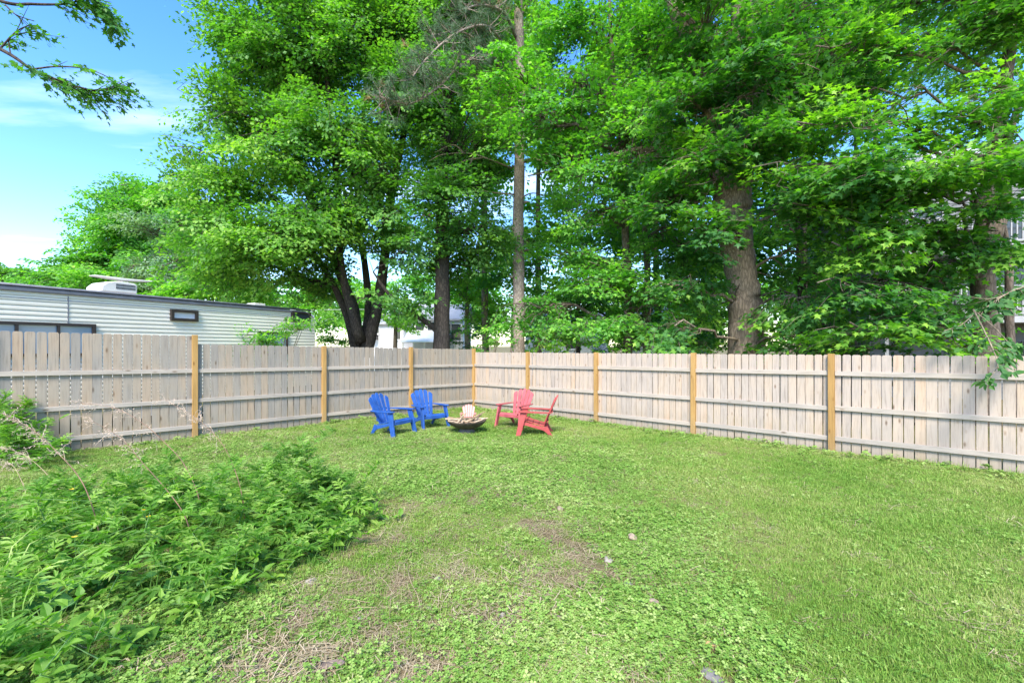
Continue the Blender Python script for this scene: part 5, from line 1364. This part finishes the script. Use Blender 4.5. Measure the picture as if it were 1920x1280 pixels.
M['mugwort_pale'] = leaf_mat('pale_mugwort_leaf', [(0.0, (0.124, 0.254, 0.049)), (0.5, (0.199, 0.346, 0.076)), (1.0, (0.335, 0.465, 0.143))], obj_random=True, trans=0.45)
MUGP = [mug_leaf(.16, 3, M['mugwort_pale'], 5), mug_leaf(.14, 3, M['mugwort_pale'], 6), mug_leaf(.12, 2, M['mugwort_pale'], 7)]
for (px, py, h) in ((572, 955, .80), (560, 958, .72), (584, 952, .70), (600, 955, .62), (545, 955, .66), (532, 958, .62), (620, 960, .5), (505, 960, .55), (585, 970, .60), (545, 975, .52), (615, 975, .46), (640, 968, .40), (568, 985, .50), (590, 990, .42), (520, 985, .46), (470, 965, .48), (440, 970, .5), (400, 975, .48), (350, 980, .46), (300, 990, .5), (230, 1000, .52), (160, 1000, .5), (110, 1000, .5), (60, 1000, .5)):
    p = PXG(px, py); mugwort(p, h * 1.04, 'tall pale feathery mugwort shoot along the back of the weed patch', 'tallest pale mugwort shoots', nleaf=int(14 + 34 * h), lscale=1.0, LM=MUGP)
# --- another weed with plain oval leaves grows among the mugwort
def oval_leaf(L, w):
    tv, tt = template_ovate(w); v = tv * L; v[:, 2] -= .25 * v[:, 1] ** 2 / L
    return np_mesh('leaf', v, tt, M['oval'])
M['oval'] = leaf_mat('oval_leaf', [(0, (0.106, 0.243, 0.030)), (.5, (0.174, 0.342, 0.043)), (1, (0.273, 0.429, 0.068))], obj_random=True, trans=.46)
OVL = [oval_leaf(.09, .30), oval_leaf(.11, .26), oval_leaf(.075, .34)]
ov = 0
for p in pts_m:
    if rng.random() < .3:
        q = p + rng.normal(0, .07, 2); h = rng.uniform(.22, .5); ov += 1
        mugwort((q[0], q[1], float(ground_z(*q))), h, 'fresh green oval-leaved weed growing among the mugwort', 'oval-leaved weeds in the patch', nleaf=int(12 + h * 26), LM=OVL, name='oval_leaf_weed')
for (px, py, h) in ((690, 985, .22), (668, 1000, .26), (640, 1000, .3), (655, 1020, .2), (620, 1040, .24), (588, 1045, .26), (700, 960, .25), (540, 1075, .22), (715, 975, .14), (510, 1090, .2), (460, 1110, .2), (400, 1140, .22), (345, 1170, .2), (290, 1200, .2), (240, 1230, .22)):
    mugwort(PXG(px, py), h, 'low bright weed along the front edge of the weed patch', 'low weeds at the patch edge', nleaf=int(10 + h * 30), LM=OVL, name='edge_weed')
# low leafy plants between and under them
und = np.array([p + rng.normal(0, .12, 2) for p in pts_m for _ in range(18)]); k = len(und)
und_protos = [rosette(9, .09, .9, M['under'], .9), rosette(8, .13, .75, M['under'], 1.1), clover(18, .06, .14, .028, M['under']), tuft(24, .12, .30, .03, .005, 1.2, M['under']), rosette(12, .08, .8, M['under'], 1.4)]
make_instancer('weed_undergrowth', np.column_stack([und, ground_z(und[:, 0], und[:, 1])]), np.stack([rng.normal(0, .15, k), rng.normal(0, .15, k), rng.uniform(0, 6.28, k)], -1), rng.uniform(.6, 1.3, k), rng.choice(5, k, p=[.26, .16, .26, .08, .24]), und_protos, 'low broad-leaved undergrowth beneath the mugwort', 'undergrowth')

# --- tall weeds by the fence at the left edge
for (px, py, h) in ((28, 862, 1.10), (10, 868, .9), (48, 858, .8), (-10, 860, 1.0), (70, 862, .6), (-30, 872, .9), (20, 880, .6), (95, 870, .4), (60, 885, .4)):
    mugwort(PXG(px, py), h, 'tall leafy weed standing against the fence at the left edge', 'tall weeds at the left edge', nleaf=int(40 * h) + 10, lscale=1.25)

# --- broad basal leaves, flowers, dry stalks, long grass
M['broad'] = leaf_mat('broad_leaf', [(0, (0.05, 0.17, 0.045)), (.5, (0.085, 0.23, 0.055)), (1, (0.14, 0.30, 0.08))], obj_random=True, trans=.3)
bl_tv, bl_tt = T_OV
def big_leaf_mesh(L, w):
    V, T_ = [], []
    ny, nx = 7, 5
    for i in range(ny):
        f = i / (ny - 1); ww = w * math.sin(math.pi * min(.98, .06 + .94 * f ** .8)) ** .8 + .002
        for j in range(nx):
            g_ = (j / (nx - 1) - .5) * 2
            V.append((g_ * ww, f * L, .35 * L * f - .55 * L * f * f + .18 * abs(g_) * ww + .012 * math.sin(f * 19 + g_ * 2)))
    for i in range(ny - 1):
        for j in range(nx - 1):
            a = i * nx + j; T_ += [(a, a + 1, a + nx + 1), (a, a + nx + 1, a + nx)]
    return np_mesh('leaf', np.array(V), np.array(T_), M['broad'], smooth=True)
BL = [big_leaf_mesh(.24, .045), big_leaf_mesh(.17, .045), big_leaf_mesh(.13, .04)]
for (px, py, kset, nl, lab) in ((330, 1105, 0, 6, 'large long-leaved dock plant low in the front of the weed patch'), (85, 1160, 1, 6, 'broad-leaved dock plant near the bottom left corner'), (595, 1010, 2, 6, 'bright broad-leaved plant in front of the tall mugwort clump'), (485, 1065, 2, 5, 'small broad-leaved plant at the front edge of the weed patch'), (180, 1120, 1, 5, 'broad-leaved plant in shade under the mugwort at the left')):
    p = PXG(px, py); root = empty('dock_plant', p, rng.uniform(0, 6), lab, 'plant')
    for k in range(nl):
        s = rng.uniform(.8, 1.15)
        link('leaf', BL[kset], root, (0, 0, .05 + .02 * k), (rng.uniform(.1, .75), rng.normal(0, .2), k * 6.28 / nl + rng.normal(0, .3)), (s, s, s))
M['yellow'] = flat_mat('yellow_petal', (0.75, 0.48, 0.02), .6, .1)
fl = ['yellow flower with four petals, highest by the mugwort tops', 'yellow flower beside the dry reddish stalk in mid patch', 'yellow flower just right of its twin in mid patch', 'yellow flower lowest in the middle left of the patch']
for (px, py, Y, lab) in zip((135, 272, 279, 140), (917, 955, 968, 1006), (3.85, 3.6, 3.5, 3.2), fl):
    p = W(px, py, Y); g0 = np.array([p[0], p[1], float(ground_z(p[0], p[1]))])
    root = empty('yellow_flower', g0, 0, lab, 'flower', 'yellow flowers in the weed patch')
    mb = MB(g0); mb.tube([g0, (g0 + p) / 2 + [.01, 0, 0], p], .002, 5); mb.build('stem', M['weed_stem'], root)
    for k in range(4):
        a = k * math.pi / 2 + .4; d = np.array([math.cos(a), math.sin(a), .25]); s = np.array([-math.sin(a), math.cos(a), 0])
        mb = MB(g0); mb.add([p, p + d * .010 + s * .008, p + d * .018 + s * .004, p + d * .018 - s * .004, p + d * .010 - s * .008], [(0, 1, 2, 3, 4)]); mb.build('petal', M['yellow'], root)

def dry_stalk(label, pts, r0, plume, mat, lean=1):
    g0 = np.array(pts[0]); q, rr = smooth_path(pts, np.linspace(r0, r0 * .3, len(pts)), 8)
    root = empty('dry_stalk', g0, 0, label, 'stalk', 'dry stalks over the weeds')
    mb = MB(g0); mb.tube(q, rr, 5); mb.build('stem', mat, root, smooth=True)
    if plume:
        mb = MB(g0); i0 = int(len(q) * (1 - plume))
        for k in range(40):
            a = int(rng.integers(i0, len(q))); d = unit(rng.normal(0, 1, 3) * [1, .8, .7] + unit(q[-1] - q[-4]) * .9)
            L = rng.uniform(.05, .17); p1 = q[a] + d * L * .5 + [0, 0, .01]; p2 = q[a] + d * L + [0, 0, -.02 * L / .1]
            mb.tube([q[a], p1, p2], [.0012, .001, .0008], 3, cap=False)
            for j in range(5):
                e = q[a] + d * L * (.4 + .15 * j) - [0, 0, .02 * L]; f = unit(rng.normal(0, 1, 3) + [0, 0, -.6]) * rng.uniform(.012, .03)
                mb.tube([e, e + f * .5, e + f], [.0008, .0028, .0006], 3, cap=False)
        mb.build('plume', M['plume'], root)
def stalk_pts(base_px, base_py, pix, dY):
    b0 = PXG(base_px, base_py); out = [b0]
    for (px, py, d) in pix: out.append(W(px, py, b0[1] + d))
    return out
dry_stalk('longest dry reddish stalk leaning left across the weed patch', stalk_pts(194, 1075, [(183, 985, 0), (155, 905, .05), (110, 850, .1), (60, 805, .15), (4, 775, .2)], 0), .0055, .45, M['red_stem'])
dry_stalk('dry stalk with a pale plume leaning left before the tan fence', stalk_pts(368, 1062, [(350, 975, .1), (318, 925, .2), (270, 870, .3), (225, 820, .35), (175, 790, .4)], 0), .005, .4, M['red_stem'])
dry_stalk('dark dry stalk curving up to a drooping plume near the post', stalk_pts(380, 1000, [(372, 930, 0), (345, 870, .1), (318, 838, .15), (270, 795, .25), (215, 765, .3), (150, 755, .35)], 0), .0055, .4, M['red_stem'])
dry_stalk('thin dry stalk leaning left below the mugwort clump and fence post', stalk_pts(461, 1000, [(455, 935, 0), (440, 880, .1), (415, 830, .2), (370, 785, .3), (310, 750, .4)], 0), .0045, .35, M['red_stem'])
dry_stalk('short pale dry stalk at the left of the tallest mugwort clump', stalk_pts(508, 960, [(503, 905, 0), (492, 870, .05), (478, 845, .1)], 0), .003, 0, M['straw'])
dry_stalk('pale dry stalk with curved tip in front of the left weeds', stalk_pts(120, 930, [(80, 880, .1), (40, 850, .2), (-10, 835, .3)], 0), .004, .5, M['straw'])
dry_stalk('dry plume stalk drooping low at the left edge', stalk_pts(60, 960, [(40, 900, .1), (20, 870, .2), (-20, 860, .3)], 0), .004, .5, M['straw'])

long_grass = [tuft(16, .25, .55, .03, .009, 1.5, M['clover']) for _ in range(2)]
for (px, py, s, lab) in ((30, 1235, 1.0, 'tuft of long arching grass at the bottom left corner'), (15, 1130, 1.1, 'tuft of long arching grass at the left edge below the weeds'), (95, 1250, .8, 'smaller tuft of long grass right of the corner tuft'), (20, 1010, 1.1, 'tuft of dark upright grass among the left weeds'), (65, 1040, .9, 'tuft of dark grass right of the left edge')):
    p = PXG(px, py); o = link('grass_tuft', long_grass[int(rng.integers(2))], None, p, (0, 0, rng.uniform(0, 6)), (s, s, s))
    tag(o, lab, 'grass tuft', 'long grass tufts')

# --- stones, chips, straws and leaves on the thin lawn
def rock_mesh(sx, sy, sz, seed, mat):
    r_ = np.random.default_rng(seed); bm = bmesh.new(); bmesh.ops.create_icosphere(bm, subdivisions=2, radius=1)
    ph = r_.uniform(0, 6, 6)
    for v in bm.verts:
        d = 1 + .16 * math.sin(v.co.x * 3 + ph[0]) + .14 * math.sin(v.co.y * 4 + ph[1]) + .12 * math.sin(v.co.z * 5 + ph[2]) + r_.normal(0, .03)
        v.co = Vector((v.co.x * sx * d, v.co.y * sy * d, v.co.z * sz * d))
    me = bpy.data.meshes.new('stone'); bm.to_mesh(me); bm.free(); me.materials.append(mat); return me
M['stone'] = flat_mat('tan_stone', (0.29, 0.225, 0.165), .9, .25, 20, bump=.4)
M['stone_grey'] = flat_mat('grey_stone', (0.18, 0.17, 0.165), .9, .25, 20, bump=.4)
M['stone_pale'] = flat_mat('pale_stone', (0.27, 0.245, 0.21), .9, .15, 20)
for i, (px, py, w_, mk, fl_, lab) in enumerate(((1050, 956, 17, 'stone', .6, 'tan stone above the bare strip of the lawn'), (1187, 1010, 17, 'stone', .8, 'upright tan stone standing in the clover patch'), (1226, 1133, 28, 'stone', .45, 'largest flat tan stone at the lower right of the clover'), (1140, 1050, 22, 'stone_pale', .35, 'pale chip beside the bare strip'), (1210, 1104, 16, 'stone_grey', .4, 'small grey stone above the largest flat stone'),
        (942, 1152, 13, 'stone_pale', .8, 'pale round pebble in the thin lawn'), (820, 1086, 12, 'stone_pale', .7, 'small white pebble above the long straw'), (805, 1142, 13, 'stone_pale', .5, 'pale flat pebble beside the long straw'), (582, 1090, 22, 'stone_pale', .35, 'white chip at the edge of the weed patch'), (1335, 1266, 44, 'stone_grey', .2, 'flat dark grey slate at the bottom edge'), (1120, 1093, 14, 'stone_pale', .3, 'pale flat chip below the bare strip'), (1178, 1094, 20, 'stone_grey', .3, 'grey flat stone at the end of the bare strip'), (676, 1160, 14, 'stone_grey', .4, 'grey pebble among the dry straw'), (1300, 1010, 12, 'stone_grey', .3, 'small grey pebble right of the clover patch'))):
    p = PXG(px, py); s = w_ / F * p[1] / 2
    o = link('stone', rock_mesh(s, s * .8, s * fl_, i, M[mk]), None, (p[0], p[1], p[2] + s * fl_ * .45), (rng.normal(0, .15), rng.normal(0, .15), rng.uniform(0, 6)))
    tag(o, lab, 'stone', 'stones on the lawn')
M['chip'] = flat_mat('wood_chip', (0.50, 0.33, 0.15), .8, .3, 30)
M['oldwood'] = flat_mat('old_wood', (0.20, 0.15, 0.12), .9, .3, 25, bump=.5)
for (px, py, L_, w_, mk, az, lab) in ((1330, 1214, .085, .03, 'chip', -.7, 'orange-brown wood chip at the lower right'), (1045, 1158, .10, .02, 'oldwood', -.8, 'dark splinter of wood below the bare strip'), (620, 1256, .16, .06, 'oldwood', .05, 'dark rotten board piece at the bottom edge'), (1075, 1162, .05, .012, 'chip', .5, 'small orange splinter beside the dark splinter'), (985, 1218, .12, .012, 'oldwood', -.5, 'thin grey twig low in the middle lawn')):
    p = PXG(px, py); mb = MB()
    mb.prism([(-L_ / 2, -w_ * .3), (-L_ * .2, -w_ / 2), (L_ * .35, -w_ * .4), (L_ / 2, 0), (L_ * .3, w_ / 2), (-L_ * .3, w_ * .4)], (0, 0, 0), (1, 0, 0), (0, 1, 0), (0, 0, 1), .012)
    o = mb.build('wood_chip', M[mk], bevel=.003); o.location = p + [0, 0, .022]; o.rotation_euler = (rng.normal(0, .12), rng.normal(0, .12), az); tag(o, lab, 'wood chip', 'wood chips on the lawn')
for (x0, y0, x1, y1, r_, lab) in ((765, 1075, 790, 1163, .004, 'long thick straw lying in the thin lawn'), (715, 1088, 738, 1122, .003, 'straw left of the long thick straw'), (733, 1122, 730, 1170, .003, 'straw hanging on from the end of the left straw'), (745, 1190, 768, 1180, .004, 'brown straw below the long thick straw'), (965, 1220, 970, 1275, .003, 'pale straw near the bottom of the lawn'), (1000, 1020, 1030, 1000, .003, 'pale twig across the top of the bare strip'), (505, 1255, 560, 1275, .003, 'curved straw at the bottom left of the thin lawn'), (480, 1200, 545, 1260, .003, 'straw slanting down towards the rotten board'), (645, 1130, 700, 1140, .0025, 'straw lying flat in the straw patch'), (655, 1150, 735, 1148, .0025, 'longest straw of the straw patch'), (690, 1050, 720, 1035, .003, 'straw at the tip of the weed patch'), (640, 1100, 690, 1090, .0025, 'straw at the upper edge of the straw patch'), (1285, 1110, 1290, 1150, .003, 'pale straw right of the largest flat stone'), (420, 1180, 470, 1168, .003, 'straw lying along the foot of the weeds')):
    a, c = PXG(x0, y0) + [0, 0, .03], PXG(x1, y1) + [0, 0, .03]
    q = bez(a, c, .02, 6, .009); mb = MB(a); mb.tube(q, np.linspace(r_, r_ * .6, 6) * .75, 5); o = mb.build('straw_stem', M['straw'], smooth=True); o.location = a; tag(o, lab, 'straw', 'loose straws on the lawn')
# crumpled dead plant
p = PXG(248, 1258); root = empty('dead_tuft', p, 0, 'bleached crumpled dead grass tuft at the front of the weed patch', 'dead grass')
for k in range(12):
    a = rng.uniform(0, 6.28); d = np.array([math.cos(a), math.sin(a), 0])
    q0 = np.array([rng.normal(0, .02), rng.normal(0, .02), .01]); mb = MB(); mb.tube([q0, q0 + d * .04 + [0, 0, .035], q0 + d * .085 + [0, 0, .012]], [.0022, .003, .001], 4); mb.build('blade', M['plume'], root)

print('leaf triangles', TRI[0], 'objects', len(bpy.data.objects))
